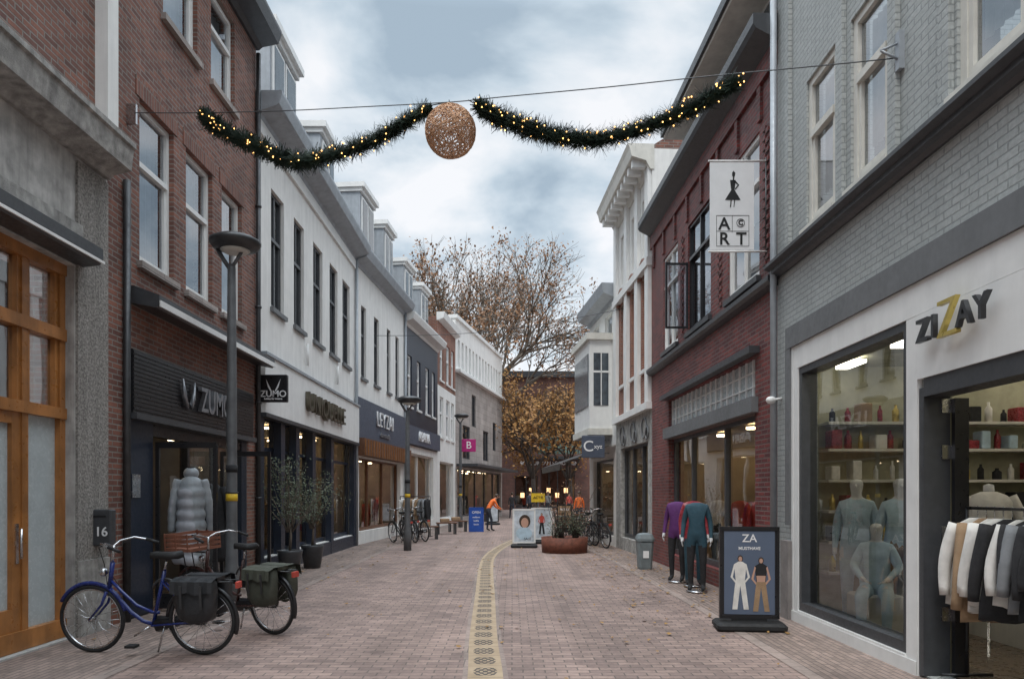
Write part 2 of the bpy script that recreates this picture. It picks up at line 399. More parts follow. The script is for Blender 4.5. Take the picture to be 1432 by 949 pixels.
# ---- LEFT A : concrete + wood door
A=Bld('concrete_shop_building',(-4.85,-6),(-4.85,8.57),'L')
zt=4.12
A.op.append((A.U(-200),A.U(104),0.02,zt))
w=A['shopfront'];ua,ub=A.U(-200),A.U(104)
def wbox(a,b,c,d,y0=.1,y1=.24): w.box(a,b,y0,y1,c,d,m_wood)
u7=A.U(104)
for u in (u7-.09,A.U(45),A.U(-95),A.U(-180)): wbox(u,u+.09,0.02,zt)
for z,t in ((zt-.12,.12),(3.28,.13),(2.42,.12),(.0,.22)): w.box(ua,u7-.002,.08,.22,max(z,.025),z+t,m_wood)
for z0_,z1_ in ((3.41,4.0),(2.54,3.28)):
    A['glass'].quad((ua,.17,z0_),(u7,.17,z0_),(u7,.17,z1_),(ua,.17,z1_),m_glu)
    A['interior'].quad((ua,.6,z0_-.1),(u7,.6,z0_-.1),(u7,.6,z1_+.1),(ua,.6,z1_+.1),m_dark)
    us=[A.U(p) for p in (-180,-95,45,96)]
    for k in range(3):
        a_,b_=us[k]+.09,us[k+1]
        for q in ((a_,a_+.05),(b_-.05,b_)): w.box(q[0],q[1],.12,.2,z0_,z1_,m_wood)
w.box(ua,u7-.09,.16,.165,.22,2.42,m_frost)
da,db=A.U(-95)+.09,A.U(45)
w.box(da,da+.12,.115,.21,.2,2.42,m_wood);w.box(db-.13,db,.115,.21,.2,2.42,m_wood);w.box(da+.12,db-.13,.116,.209,.2,.45,m_wood);w.box(da+.12,db-.13,.116,.209,2.3,2.42,m_wood)
w.tube([(db-.07,.06,1.25),(db-.07,.06,.95)],.012,m_chrome);w.box(db-.09,db-.05,.1,.117,.9,1.3,m_chrome)
A.win(A.U(-100)-.2,A.U(-2),6.35,8.3,m_white2,px=False,transom=.6,curt=.5,open_=True)
A.wall(m_panel,0,5.35);A.wall(m_redbrown,5.35,11)
A['trim'].box(A.U(104)+.02,A.L-.03,-.03,.2,0,5.3,m_pebble)
A['trim'].box(A.U(104)+.02,A.L-.03,-.06,-.031,0,.85,m_concrete)
A['trim'].box(A.U(133),A.L-.03,-.15,.1,5.78,11,m_white)
A.cornice(5.35,[(.05,0),(.09,.05),(.30,.1),(.33,.34),(.36,.36),(.36,.42)],m_concrete,u1=A.L-.02)
A.cornice(4.14,[(.03,0),(.22,.02),(.26,.08),(.26,.2),(.04,.24)],m_anth,u0=A.U(-180),u1=A.U(112))
A['trim'].box(A.U(-180),A.U(112),-.28,-.262,4.17,4.2,m_white2)
A['trim'].box(A.U(-180),A.U(112),-.035,.02,4.42,4.6,m_concrete)
A.finish()
mb=MB();mb.rbox(-.16,.16,-.12,.0,1.0,1.42,m_anth,.012);mb.box(-.11,.11,-.124,-.121,1.33,1.35,m_black)
o=mb.build('letterbox',None,T(-4.78,8.35,0,0.0));text('16',.15,m_letw,'house_number',.002,.002,parent=o,m=T(.055,-.125,1.16));text('16A',.055,m_letw,'house_number',.002,parent=o,m=T(-.105,-.125,1.16))
# ---- brown brick building
Z=Bld('brown_brick_shop_building',(-4.85,8.57),(-4.85,13.55),'L')
for a,b in ((195,243),(260,297),(310,338)):
    Z.win(a,b,4.62,6.75,m_white2,fw=.07,transom=.62,sill=m_greystone,curt=1 if a!=260 else .6)
    u,v=Z.rng(a,b);Z['walls'].box(u-.1,v+.1,-.014,.05,6.752,7.0,m_arch)
for a,b in ((228,276),(295,328)):
    Z.win(a,b,8.25,9.8,m_white2,fw=.07,transom=.62,sill=m_greystone,curt=.8)
Z.op.append((Z.U(178),Z.U(345),0.02,2.62))
Z.wall(m_redbrown,0,10.2)
u0,u1=Z.rng(178,345)
Z.room(u0,u1,2.62,3.5,m_intg,2,.14)
t=Z['shopfront']
t.box(u0-.05,u1+.05,-.10,.1,2.62,3.42,m_black)
for k in range(14): t.box(u0-.05,u1+.05,-.112,-.101,2.66+k*.054,2.70+k*.054,m_black)
t.box(u0-.07,u1+.07,-.16,.1,2.54,2.62,m_anth)
ud0,ud1=Z.rng(214,262)
t.box(u0,ud0,.0,.2,0,2.54,m_navy);t.box(ud1+.05,ud1+.12,.02,.14,0,2.54,m_black);t.box(u1-.25,u1,.0,.2,0,2.54,m_navy)
t.box(ud1+.12,u1-.25,.02,.14,0,.3,m_black);t.box(ud0,u1-.25,.015,.145,2.38,2.54,m_black)
Z['glass'].quad((ud1+.12,.08,.3),(u1-.25,.08,.3),(u1-.25,.08,2.4),(ud1+.12,.08,2.4),m_gl)
t.box(ud1+1.1,ud1+1.17,.02,.14,.3,2.38,m_black)
for uu in (ud0+.02,ud1+1.15):
    t.box(uu,uu+.04,-.85,-.8,.05,2.3,m_black);t.box(uu,uu+.04,-.07,-.02,.05,2.3,m_black);t.box(uu+.001,uu+.039,-.8,-.07,2.22,2.3,m_black);t.box(uu+.001,uu+.039,-.8,-.07,.05,.25,m_black)
    Z['glass'].quad((uu+.02,-.8,.2),(uu+.02,-.07,.2),(uu+.02,-.07,2.25),(uu+.02,-.8,2.25),m_gl)
Z['shopfront'].box(Z.U(183),Z.U(183)+.2,-.02,-.001,1.55,1.85,m_chrome)
text('ZUMO',.52,m_letter,'sign_lettering',.03,.005,parent=Z.e,m=T(Z.U(288),-.15,3.0),sx=.74)
for s_ in (-1,1):
    uc=Z.U(250);Z['trim'].tube([(uc+.19*s_,-.15,3.24),(uc+.14*s_,-.15,3.0),(uc+.06*s_,-.15,2.85),(uc+.03*s_,-.15,2.92)],[.012,.035,.03,.012],m_letter)
Z.cornice(4.02,[(.02,0),(.34,-.06),(.38,0),(.38,.1),(.05,.22)],m_anth,u0=Z.U(181),u1=Z.U(356))
Z['trim'].box(Z.U(181),Z.U(356),-.40,-.382,3.97,4.05,m_white2)
Z.cornice(10.0,[(.05,0),(.12,.06),(.42,.12),(.48,.3),(.48,.36)],m_anth)
Z['trim'].box(.42,.46,-.12,0,6.25,6.5,m_chrome)
Z['trim'].tube([(Z.U(172),-.05,5.5),(Z.U(172),-.05,0)],.045,m_steel)
Z['trim'].tube([(Z.U(357),-.06,9.9),(Z.U(357),-.06,0)],.045,m_steel)
for z in (1.5,3.3,5.1,7,8.8): Z['trim'].lathe([(.0,0),(.058,0),(.058,.04),(0,.04)],(Z.U(357),-.06,z),m_steel,10)
Z.roof(10.3,2.5,4,m_roof);Z.finish()
# ---- white building
Wb=Bld('white_shop_building',(-4.85,13.55),(-4.85,22.05),'L')
for a,b in ((379,397),(411,425),(438,451),(461,472),(479,489)):
    Wb.win(a,b,5.35,7.75,m_anth,fw=.07,transom=.6,mull=1,sill=m_band,curt=.0 if a!=438 else .5)
u0,u1=Wb.rng(362,494)
cols=[u0,Wb.U(392),Wb.U(413),Wb.U(436),Wb.U(462),u1]
Wb.shop(u0,u1,.35,3.15,m_navy,mulls=cols[1:-1],px=False,trans=2.5,y=.15,wallm=m_int)
Wb.wall(m_white,0,9)
for u in cols: Wb['shopfront'].box(u-.13,u+.13,-.06,.1,0,3.15,m_navy)
Wb['shopfront'].box(0,Wb.L,-.05,-.002,0,.33,m_navy)
Wb['trim'].box(u0-.1,u1+.1,-.16,-.002,3.15,4.25,m_white2);Wb['trim'].box(u0-.12,u1+.12,-.2,-.002,4.252,4.31,m_zinc);Wb['trim'].box(u0-.1,u1+.1,-.18,-.002,3.07,3.148,m_anth)
text('UNIQUELLE',.62,M('bronze_letters',(.10,.085,.06),.4,metal=.5),'sign_lettering',.05,.0,parent=Wb.e,m=T(Wb.U(446),-.22,3.68),sx=1.1)
Wb.cornice(8.75,[(.03,0),(.08,.1),(.40,.2),(.44,.24),(.5,.42),(.5,.48)],m_zinc)
Wb['trim'].box(0,Wb.L,-.06,-.002,8.5,8.75,m_white2)
for u in (3.2,6.1): Wb['trim'].tube([(u,-.06,5.1),(u,-.06,4.6)],.03,m_white2)
Wb.roof(9.15,3.2,4,m_roof)
Wb.dormer(15.2,17.0,9.2,11.55);Wb.dormer(19.2,20.6,9.2,11.4)
Wb['trim'].tube([(Wb.L-.05,-.07,8.8),(Wb.L-.05,-.07,0)],.05,m_zinc)
Wb.finish()
# ---- slate fascia white building
Lz=Bld('white_shop_building',(-4.85,22.05),(-4.32,28.6),'L')
for a,b in ((505,512),(523,530),(541,546),(553,558)):
    Lz.win(a,b,5.3,7.6,m_anth,fw=.08,transom=.6,sill=m_band,curt=.0)
Lz.shop(502,560,.4,2.75,m_wood2,mulls=(520,540),y=.15,lamps=2)
Lz.wall(m_white,0,9)
Lz['trim'].box(0.03,Lz.L-.03,-.12,-.002,3.35,4.6,m_slateblue);Lz['trim'].box(0.02,Lz.L-.02,-.3,-.002,2.8,3.33,m_wood2)
for k in range(20): Lz['trim'].box(.1+k*.32,.13+k*.32,-.32,-.301,2.8,3.3,m_wood)
text('LEYZAI',.72,m_letw,'sign_lettering',.02,-.004,parent=Lz.e,m=T(Lz.U(533),-.16,4.1));text('damesmode',.26,m_letter,'sign_lettering',.02,parent=Lz.e,m=T(Lz.U(533),-.15,3.62))
Lz.cornice(8.7,[(.03,0),(.08,.1),(.38,.2),(.46,.42),(.46,.48)],m_zinc)
for k in range(3): Lz['trim'].box(1.2+k*2,1.35+k*2,-.02,0,3.35,3.4,m_black)
Lz.roof(9.1,3.2,4,m_roof);Lz.dormer(23.6,25.2,9.2,11.7);Lz.dormer(26.6,27.9,9.2,11.6)
Lz['trim'].tube([(Lz.L-.05,-.07,8.8),(Lz.L-.05,-.07,0)],.05,m_zinc)
Lz.finish()
# ---- navy
Nv=Bld('navy_shop_building',(-4.32,28.6),(-3.6,34.6),'L')
for a,b in ((570,576),(583,588),(595,600),(604,608)):
    Nv.win(a,b,5.2,7.3,m_white2,fw=.09,transom=.6,sill=m_white2,curt=.4)
Nv.shop(572,606,.4,3.3,m_white2,mulls=(588,),y=.15)
Nv.wall(m_navy,3.6,8.6);Nv.wall(m_white,0,3.6)
Nv['trim'].box(.1,Nv.L-.1,-.15,-.002,3.65,4.4,m_slateblue);text('ABANA',.6,m_letw,'sign_lettering',.03,.0,parent=Nv.e,m=T(Nv.U(588),-.18,4.02))
Nv.cornice(8.4,[(.03,0),(.08,.1),(.38,.2),(.46,.42),(.46,.48)],m_white2)
Nv.roof(8.8,3,4,m_roof);Nv.dormer(29.6,31.0,8.9,11.2);Nv.dormer(32.4,33.8,8.9,11.0);Nv.finish()
# ---- narrow brick
Nb=Bld('narrow_brick_building',(-3.6,34.6),(-3.08,38.9),'L')
for a,b in ((615,620),(624,629),(631,635)):
    for z in (4.4,7.2): Nb.win(a,b,z,z+2,m_white2,fw=.1,transom=.6,curt=.5,sill=m_white2)
Nb.shop(615,634,.3,3.2,m_white2,y=.15)
Nb.wall(m_white,0,6.9);Nb.wall(m_brick3,6.9,10.2);Nb.cornice(10,[(.03,0),(.3,.1),(.35,.4)],m_white2)
Nb.finish()
# ---- modern white/grey building
Md=Bld('modern_shop_building',(-3.08,38.9),(-.71,51),'L')
for k in range(14):
    Md.win(.5+k*.82,.5+k*.82+.4,8.6,10.1,m_white2,fw=.05,px=False,curt=0)
for a,b,z in ((1.5,3.2,3.6),(3.6,4.6,5.6),(6.5,8,3.7),(9.3,10.3,4.5)):
    Md.win(a,b,z,z+1.9,m_anth,fw=.07,mull=1,px=False,curt=.2)
Md.shop(.4,Md.L-.4,.3,3.0,m_anth,mulls=[2.5,5,7.5,10],px=False,y=.15)
Md.wall(m_greystone,0,8.3);Md.wall(m_white,8.3,11.2)
Md['trim'].box(0,Md.L,-.3,-.002,8.22,8.38,m_white2);Md['trim'].box(-.05,Md.L+.05,-.12,.4,11.15,11.35,m_white2)
Md['trim'].box(.2,Md.L-.2,-1.2,-.002,3.1,3.25,m_anth)
Md['walls'].quad((0,0,11.2),(Md.L,0,11.2),(Md.L,7,11.2),(0,7,11.2),m_roof)
Md.finish()
# ---------------------------------------------------------------- RIGHT
G=Bld('grey_brick_shop_building',(3.6,-6),(3.6,9.7),'R')
wins=((1128,1168),(1190,1243),(1338,1440))
for a,b in wins: G.win(a,b,4.82,6.62,m_cream,fw=.085,transom=.62,curt=.75,sill=m_cream,y=.03)
G.win(G.U(1440)+1.2,G.U(1440)+2,4.82,6.62,m_cream,px=False,fw=.08,transom=.62)
for a,b in wins[:2]: G.win(a,b,8.0,9.4,m_cream,fw=.08,transom=.6,curt=.7,y=.03)
u0,u1=G.rng(1121,1274)
G.op.append((u0,u1,.16,3.16));
ua_=G.U(1290);ub_=ua_+2.3
G.op.append((ua_,ub_,.02,2.52))
G.wall(m_greybrick,0,12,reveal=.2)
f=G['shopfront']
for a,b,c,d in ((u0,u0+.07,.16,3.16),(u1-.07,u1,.16,3.16),(u0+.07,u1-.07,.16,.26),(u0+.07,u1-.07,3.08,3.16)): f.box(a,b,-.03,.16,c,d,m_anth)
G['glass'].quad((u0+.03,.08,.2),(u1-.03,.08,.2),(u1-.03,.08,3.12),(u0+.03,.08,3.12),m_gl)
m_bw=M('boutique_wall',(.36,.35,.25),.7,var=.15)
ra,rb=.12,ub_+.6
G.room(ra,rb,3.3,4.6,m_bw,0,.21,m_lampw,False)
f.box(G.U(1112),G.U(1112)+.06,-.05,-.002,0,3.45,m_white2)
f.box(G.U(1112)+.06,u0-.002,-.045,-.002,0,3.45,m_white2);f.box(u1+.002,ua_-.002,-.045,-.002,0,3.45,m_white2)
f.box(u0-.002,ub_+3,-.047,-.002,3.163,3.45,m_white2);f.box(ua_,ub_+3,-.048,-.002,2.6,3.16,m_white2);f.box(G.U(1112),ua_-.01,-.06,-.05,0,.13,m_white2);f.box(u0,u1,-.055,-.002,0,.155,m_white2)
G['trim'].box(G.U(1106),G.L-5-.2,-.075,-.002,3.452,3.72,m_band);G['trim'].box(G.U(1106)-.02,G.U(1112)-.002,-.07,-.002,1.2,3.45,m_band)
G['trim'].box(G.U(1106)-.1,G.U(1112)+.02,-.1,-.002,0,1.0,M('sandstone_plinth',(.22,.2,.19),.8,bump=.5))
G.cornice(4.5,[(.03,0),(.07,.03),(.12,.05),(.12,.1),(.19,.13),(.19,.17)],m_anth,u0=.0)
for a in (1104,1178,1252,1325):
    uu=G.U(a);G['walls'].box(uu-.05,uu+.09,-.05,-.002,4.68,12,m_greybrick)
f.box(ua_,ua_+.07,-.03,.2,0.02,2.52,m_anth);f.box(ua_+.07,ub_,-.03,.2,2.44,2.6,m_anth);f.box(ub_-.07,ub_,-.03,.2,0,2.44,m_anth)
f.box(u1+.0,ua_+.0,.201,.26,0,3.3,m_bw)
I=G['interior']
f.box(ua_+.09,ua_+.14,.2,.32,.03,2.42,m_black)
for z in (.5,1.2,1.9,2.3): f.box(ua_+.075,ua_+.09,.12,.2,z,z+.12,m_chrome)
# low partition behind the display window, then open shop; shelving on the end wall and back wall
I.box(u0+.1,u1-.1,1.55,1.6,.03,1.15,m_cream)
for z in (.55,.95,1.35,1.75,2.15,2.5):
    I.box(ra+.0,ra+.32,.5,4.7,z,z+.035,m_cream);I.box(ra+.4,rb-.1,4.45,4.78,z,z+.035,m_cream)
    v=.6
    while v<4.6:
        r=R.uniform(.03,.055);hh=R.uniform(.6,1.1)
        if R.random()<.55: I.lathe([(0,0),(r,0),(r,.16*hh),(r*.4,.2*hh),(r*.4,.24*hh),(0,.24*hh)],(ra+.2,v,z+.036),R.choice([m_bottle,m_blackf,m_gold,m_bottle,m_whitef]),8)
        else: I.rbox(ra+.1,ra+.3,v-.05,v+R.uniform(.05,.12),z+.036,z+R.uniform(.12,.28),R.choice([m_bottle,m_tan,m_whitef,m_sage,m_blackf,m_cream]),.01)
        v+=R.uniform(.14,.3)
    u=ra+.5
    while u<rb-.2:
        I.rbox(u,u+R.uniform(.06,.2),4.5,4.7,z+.036,z+R.uniform(.12,.28),R.choice([m_bottle,m_tan,m_whitef,m_greyf,m_blackf,m_gold]),.01);u+=R.uniform(.2,.4)
for v in (.7,1.9,3.1,4.1):
    for q in range(5):
        uu=ra+.5+q*(rb-ra-.8)/4.;I.box(uu-.25,uu+.25,v-.08,v+.08,3.22,3.26,m_lampw)
I.rbox(ua_+1.0,ua_+1.9,2.5,3.1,.03,.95,m_cream,.02)
def GZ(px,s,sz,z,mat,of=.004): text(s,sz,mat,'sign_lettering',.02,of,parent=G.e,m=T(G.U(px),-.12,z))
GZ(1311,'Z',.27,2.97,m_steel);GZ(1327,'I',.27,2.97,m_steel);GZ(1347,'Z',.44,2.99,m_gold,-.004);GZ(1371,'A',.27,2.98,m_steel);GZ(1396,'Y',.27,2.98,m_steel)
ub2=G.U(1262);G['trim'].box(ub2-.04,ub2+.04,-.05,0,5.5,5.85,m_zinc);G['trim'].tube([(ub2,-.04,5.75),(ub2,-.2,5.68)],.012,m_zinc);G['trim'].tube([(ub2,-.04,5.6),(ub2,-.2,5.68)],.012,m_zinc)
G['trim'].tube([(.07,-.08,8.6),(.07,-.08,1.0)],.045,m_zinc)
G['trim'].box(0,.2,-.12,-.005,8.5,8.8,m_zinc)
G.finish()
# ---- oxblood brick building
O=Bld('oxblood_brick_shop_building',(3.6,9.7),(3.37,17.2),'R')
for a,b in ((928,948),(962,994),(1018,1062)):
    O.win(a,b,4.75,6.85,m_white2 if a!=962 else m_black,fw=.06,transom=.68,mull=1,sill=m_anth,curt=.5,y=.03)
O.op.append((*O.rng(935,1056),3.02,3.62))
O.shop(935,1056,.3,2.78,m_anth,mulls=(960,1005),y=.12,lamps=3,room=3.5)
O.wall(m_oxblood,0,8)
u0,u1=O.rng(935,1056);w=O['windows'];w.quad((u0,.1,3.02),(u1,.1,3.02),(u1,.1,3.62),(u0,.1,3.62),m_frost)
k=u0
while k<u1: w.box(k,k+.03,.07,.11,3.02,3.62,m_white2);k+=.3
for z in (3.2,3.42): w.box(u0,u1,.075,.105,z,z+.02,m_white2)
O['trim'].box(u0-.12,u1+.12,-.1,.12,2.79,3.018,m_band);O['trim'].box(u0-.18,u1+.18,-.16,.0,3.64,3.74,m_anth)
for k in range(14):
    a=k*.449;O['interior'].ell((u1-1.2+.16*math.cos(a),1.2+.16*math.sin(a),2.0+.12*(k%2)),.02,.02,.035,m_lamp,6,4)
O['interior'].tube([(u1-1.2,1.2,2.2),(u1-1.2,1.2,2.85)],.008,m_gold,5)
O.cornice(4.42,[(.02,0),(.1,.03),(.14,.07),(.14,.14)],m_anth)
O.cornice(7.9,[(.03,-.15),(.1,-.1),(.30,.0),(.34,.06),(.34,.2)],m_anth)
O['trim'].box(0,O.L,-.05,-.002,7.45,7.75,m_oxblood)
for k in range(8): O['walls'].box(.2+k*.95,.32+k*.95,-.04,-.002,6.95,7.45,m_oxblood)
for pxa in (955,1007,1072):
    uu=O.U(pxa)
    for q in range(30):
        for sg in (0,1):
            if (q+sg)%2: O['walls'].box(uu-.11+sg*.11,uu-.002+sg*.11,-.02,-.002,4.76+q*.068,4.824+q*.068,m_oxblood)
for uu in (O.U(962),):
    for zz in ((4.85,4.89),(6.1,6.14)): O['windows'].box(uu-.018,uu+.018,-.42,0,*zz,m_black)
    O['windows'].box(uu-.018,uu+.018,-.45,-.41,4.85,6.15,m_black);O['windows'].box(uu-.019,uu+.019,-.04,0,4.85,6.15,m_black)
    O['glass'].quad((uu,-.41,4.9),(uu,-.02,4.9),(uu,-.02,6.1),(uu,-.41,6.1),m_glu)
O.roof(8.1,2.4,4,m_roof)
O['roof'].box(2.5,O.L-.05,.25,4,8.1,9.0,m_white2);O['roof'].box(2.3,O.L-.04,-.35,4,9.0,9.16,m_anth);O['roof'].box(2.35,O.L-.05,-.3,4,8.94,8.998,m_cream)
for k in range(5): O['roof'].box(2.8+k*.9,3.4+k*.9,.2,.246,8.25,8.8,m_glo)
O.finish()
# sign banner 
e=empty('hanging_shop_banner',T(3.09,10.05,0,0));mb=MB()
mb.box(-.31,.31,-.006,.006,5.02,6.25,m_banner);mb.build('cloth',e);mb=MB()
mb.tube([(-.33,0,6.27),(.5,0,6.27)],.015,m_white2);mb.tube([(-.33,0,5.0),(.5,0,5.0)],.015,m_white2);mb.tube([(.48,0,4.95),(.48,0,6.32)],.012,m_steel);mb.build('bracket',e)
mb=MB()
y=-.011
mb.add([(0,y,6.10),(.02,y,6.13),(.045,y,6.1),(.04,y,6.06),(.02,y,6.04),(.0,y,6.06)],[(0,1,2,3,4,5)],m_letb)
mb.add([(-.03,y,6.0),(.05,y,6.0),(.035,y,5.86),(.12,y,5.72),(-.1,y,5.72),(-.012,y,5.86)],[(0,1,2,3,4,5)],m_letb)
mb.add([(.04,y,6.0),(.1,y,5.93),(.045,y,5.86),(.04,y,5.88),(.08,y,5.93),(.03,y,5.97)],[(0,1,2,3,4,5)],m_letb)
mb.add([(.01,y,6.05),(.03,y,6.05),(.03,y,5.99),(.01,y,5.99)],[(0,1,2,3)],m_letb)
mb.add([(-.02,y,5.72),(-.005,y,5.72),(-.015,y,5.62),(-.03,y,5.62)],[(0,1,2,3)],m_letb);mb.add([(.03,y,5.72),(.045,y,5.72),(.03,y,5.62),(.02,y,5.62)],[(0,1,2,3)],m_letb)
for q in ((-.22,.24,5.5,5.506),(-.22,.24,5.07,5.076),(-.22,-.214,5.07,5.5),(.234,.24,5.07,5.5),(.0,.006,5.27,5.5),(-.22,.24,5.28,5.286)): mb.box(q[0],q[1],-.009,-.0065,q[2],q[3],m_letb)
mb.build('print',e)
for s_,x_,z_,k in (('A',-.11,5.38,.24),('R',-.11,5.17,.24),('T',.13,5.17,.24),('C',.12,5.4,.09)): text(s_,k,m_letb,'print_letter',.001,.004,parent=e,m=T(x_,-.011,z_))
mb=MB();mb.torus((.12,-.011,5.4),.055,.004,m_letb,'y',20,4);mb.build('print_ring',e)
# ---- white and brick classical building
C=Bld('white_brick_classical_building',(3.37,17.2),(3.12,21.4),'R')
for a,b in ((868,875),(883,890),(898,906)):
    C.win(a,b,4.7,7.0,m_white2,fw=.08,transom=.65,curt=.6,sill=m_white2);C.win(a,b,7.5,9.0,m_white2,fw=.08,transom=.6,curt=.5,sill=m_white2)
C.shop(868,906,.35,2.9,m_anth,mulls=(880,893),y=.12)
C.wall(m_brick3,3.7,7.2);C.wall(m_white,7.2,9.9);C.wall(m_concrete,0,3.7)
for px_ in (864,879,894,909):
    uu=C.U(px_);C['trim'].box(uu-.16,uu+.16,-.1,-.002,3.8,9.6,m_white2)
C['trim'].box(0,C.L,-.14,-.002,7.1,7.3,m_white2);C['trim'].box(0,C.L,-.14,-.002,3.65,3.82,m_white2)
C.cornice(9.4,[(.04,0),(.1,.1),(.15,.2),(.5,.3),(.55,.5),(.6,.6)],m_cream)
for k in range(10): C['trim'].box(.15+k*.42,.3+k*.42,-.45,-.12,9.5,9.68,m_white2)
for px_ in (871,886,902):
    uu=C.U(px_)
    C['trim'].torus((uu,-.03,7.0),.42,.07,m_brick3,'y',14,6,0,math.pi)
    C['trim'].torus((uu,-.03,3.25),.25,.02,m_band,'y',14,6);C['trim'].torus((uu+.3,-.03,3.1),.15,.02,m_band,'y',14,6)
C.roof(9.9,2,3,m_roof)
C.finish()
# ---- bay building
By=Bld('white_bay_window_building',(3.12,21.4),(2.74,25.2),'R')
By.shop(830,858,.3,2.7,m_anth,y=.12)
for a,b in ((830,838),(846,856)): By.win(a,b,6.0,7.2,m_white2,curt=.5)
By.wall(m_white,0,7.6)
q0,q1=By.rng(832,856)
By['trim'].box(q0,q1,-.7,-.002,3.6,6.3,m_white2);By['trim'].box(q0-.1,q1+.1,-.8,-.002,6.302,6.5,m_cream);By['trim'].box(q0-.05,q1+.05,-.75,-.002,3.4,3.6,m_cream)
for z in (4.3,): 
    By['windows'].box(q0+.15,q1-.15,-.73,-.702,z,z+1.6,m_glo);By['windows'].box(q1+.003,q1+.02,-.58,-.12,z,z+1.6,m_glo)
    By['windows'].box(q1+.021,q1+.035,-.36,-.33,z,z+1.6,m_white2);By['windows'].box(q1+.021,q1+.035,-.6,-.1,z+1.0,z+1.06,m_white2)
By.cornice(7.4,[(.04,0),(.1,.1),(.4,.2),(.45,.5)],m_zinc);By.roof(7.8,1.6,3,m_roof)
aw=By['trim']
aw.quad((0,-.02,3.1),(By.L,-.02,3.1),(By.L,-1.7,2.5),(0,-1.7,2.5),m_black);aw.quad((0,-1.7,2.5),(By.L,-1.7,2.5),(By.L,-1.7,2.3),(0,-1.7,2.3),m_black)
By.finish()
Fx=Bld('brick_cafe_building',(2.74,25.2),(4.3,40),'R')
Fx.shop(.5,13,.3,2.8,m_anth,px=False,mulls=[3,6,9],y=.12)
Fx.wall(m_brick3,0,6.5);Fx.cornice(6.4,[(.04,0),(.3,.1),(.3,.4)],m_white2);Fx.roof(6.8,1.8,3,m_roof);Fx.finish()
# ---- mall at end
Ml=Bld('shopping_mall_building',(-14,72),(26,72),'L')
def mu(px): return (px-CX)/F*72+14
Ml.shop(mu(720),mu(752),.2,3.4,m_anth,px=False,mulls=[mu(736)],y=.3,room=8,lamps=2,lm=m_lampd)
Ml.shop(mu(756),mu(804),.2,4.2,m_anth,px=False,mulls=[mu(768),mu(780),mu(792)],y=.3,room=8,lamps=2,lm=m_lampd)
for a in (20,24,28,32): Ml.win(a+.5,a+3.2,6,11,m_anth,px=False,mull=2,curt=0) if not (mu(750)-3.3<a<mu(824)) else None
Ml.op.append((mu(752),mu(822),5.6,10.6))
Ml.wall(m_darkbrick,0,13.8,reveal=.5)
w=Ml['windows'];w.quad((mu(752),.45,5.6),(mu(822),.45,5.6),(mu(822),.45,10.6),(mu(752),.45,10.6),M('green_glass',(.16,.24,.21),.1,var=.6,scale=.6,spec=1))
for k in range(7): u=mu(752)+k*.82;w.box(u,u+.08,.3,.45,5.6,10.6,m_steel)
for z in (6.8,8.1,9.4): w.box(mu(752),mu(822),.32,.449,z,z+.1,m_steel)
Ml['trim'].box(0,Ml.L,-.3,-.002,13.3,13.9,m_anth);Ml['trim'].box(mu(736),mu(812),-1.6,-.002,5.02,5.3,m_steel)
for k in range(6): Ml['interior'].box(mu(724)+.3+k*.9,mu(724)+.7+k*.9,2.0,2.1,1.2+.5*(k%2),1.7+.5*(k%2),m_lampd)
text('SCHUURMAN SCHOENEN',.5,m_letw,'sign_lettering',.05,.01,parent=Ml.e,m=T(mu(768),-.3,4.65))
Ml.finish()
for (x0,x1,y,h,mm,nm) in ((-50,-14.2,75,10,m_brick3,'background_brick_building'),(26.2,60,74,11,m_lbrick,'background_brick_building')):
    b=Bld(nm,(x0,y),(x1,y),'L')
    for k in range(int((x1-x0)/2.6)): 
        for z in (1,4.2,7.2): b.win(.8+k*2.6,2.0+k*2.6,z,z+1.8,m_white2,px=False,fw=.08)
    b.wall(mm,0,h);b.roof(h,3,4,m_roof);b.finish()
b=Bld('rear_brick_building',(7,-28),(-7,-28),'L')
for k in range(5):
    for z in (1,4.2,7.2): b.win(.8+k*2.6,2.0+k*2.6,z,z+1.8,m_white2,px=False,fw=.08)
b.wall(m_brick3,0,10);b.roof(10,3,4,m_roof);b.finish()
# ---------------------------------------------------------------- ground
m_pave=BR('clay_pavers',(.335,.24,.205),(.215,.153,.135),(.135,.108,.095),bw=.2,rh=.1,ms=.007,bump=.6,var=.2,flat=True,streak=0,rough=.75)
m_pave2=BR('clay_pavers_side',(.31,.23,.195),(.21,.158,.135),(.135,.108,.095),bw=.2,rh=.066,ms=.007,bump=.6,var=.22,flat=True,streak=0,rot=math.pi/2,rough=.75)
m_pave3=BR('grey_paving_tiles',(.31,.24,.21),(.25,.20,.175),(.14,.115,.1),bw=.3,rh=.3,ms=.006,bump=.4,var=.2,flat=True,streak=0)
mb=MB();mb.quad((-300,-100,0),(300,-100,0),(300,500,0),(-300,500,0),m_pave);mb.build('ground')
def strip(name,ptsL,ptsR,z,m):
    mb=MB()
    for i in range(len(ptsL)-1): mb.quad((*ptsL[i],z),(*ptsR[i],z),(*ptsR[i+1],z),(*ptsL[i+1],z),m)
    return mb.build(name)
LW=[(-4.9,-6),(-4.9,22.05),(-4.37,28.6),(-3.65,34.6),(-3.1,38.9),(-.75,51)]
strip('pavement',LW,[(x+1.25,y) for x,y in LW],.004,m_pave2)
RW=[(3.65,-6),(3.65,9.7),(3.42,17.2),(3.17,21.4),(2.8,25.2)]
strip('pavement',[(x-.95,y) for x,y in RW],RW,.004,m_pave2)
strip('paving_band',[(x+1.25,y) for x,y in LW],[(x+1.38,y) for x,y in LW],.006,m_pave3)
strip('paving_band',[(x-1.08,y) for x,y in RW],[(x-.95,y) for x,y in RW],.006,m_pave3)
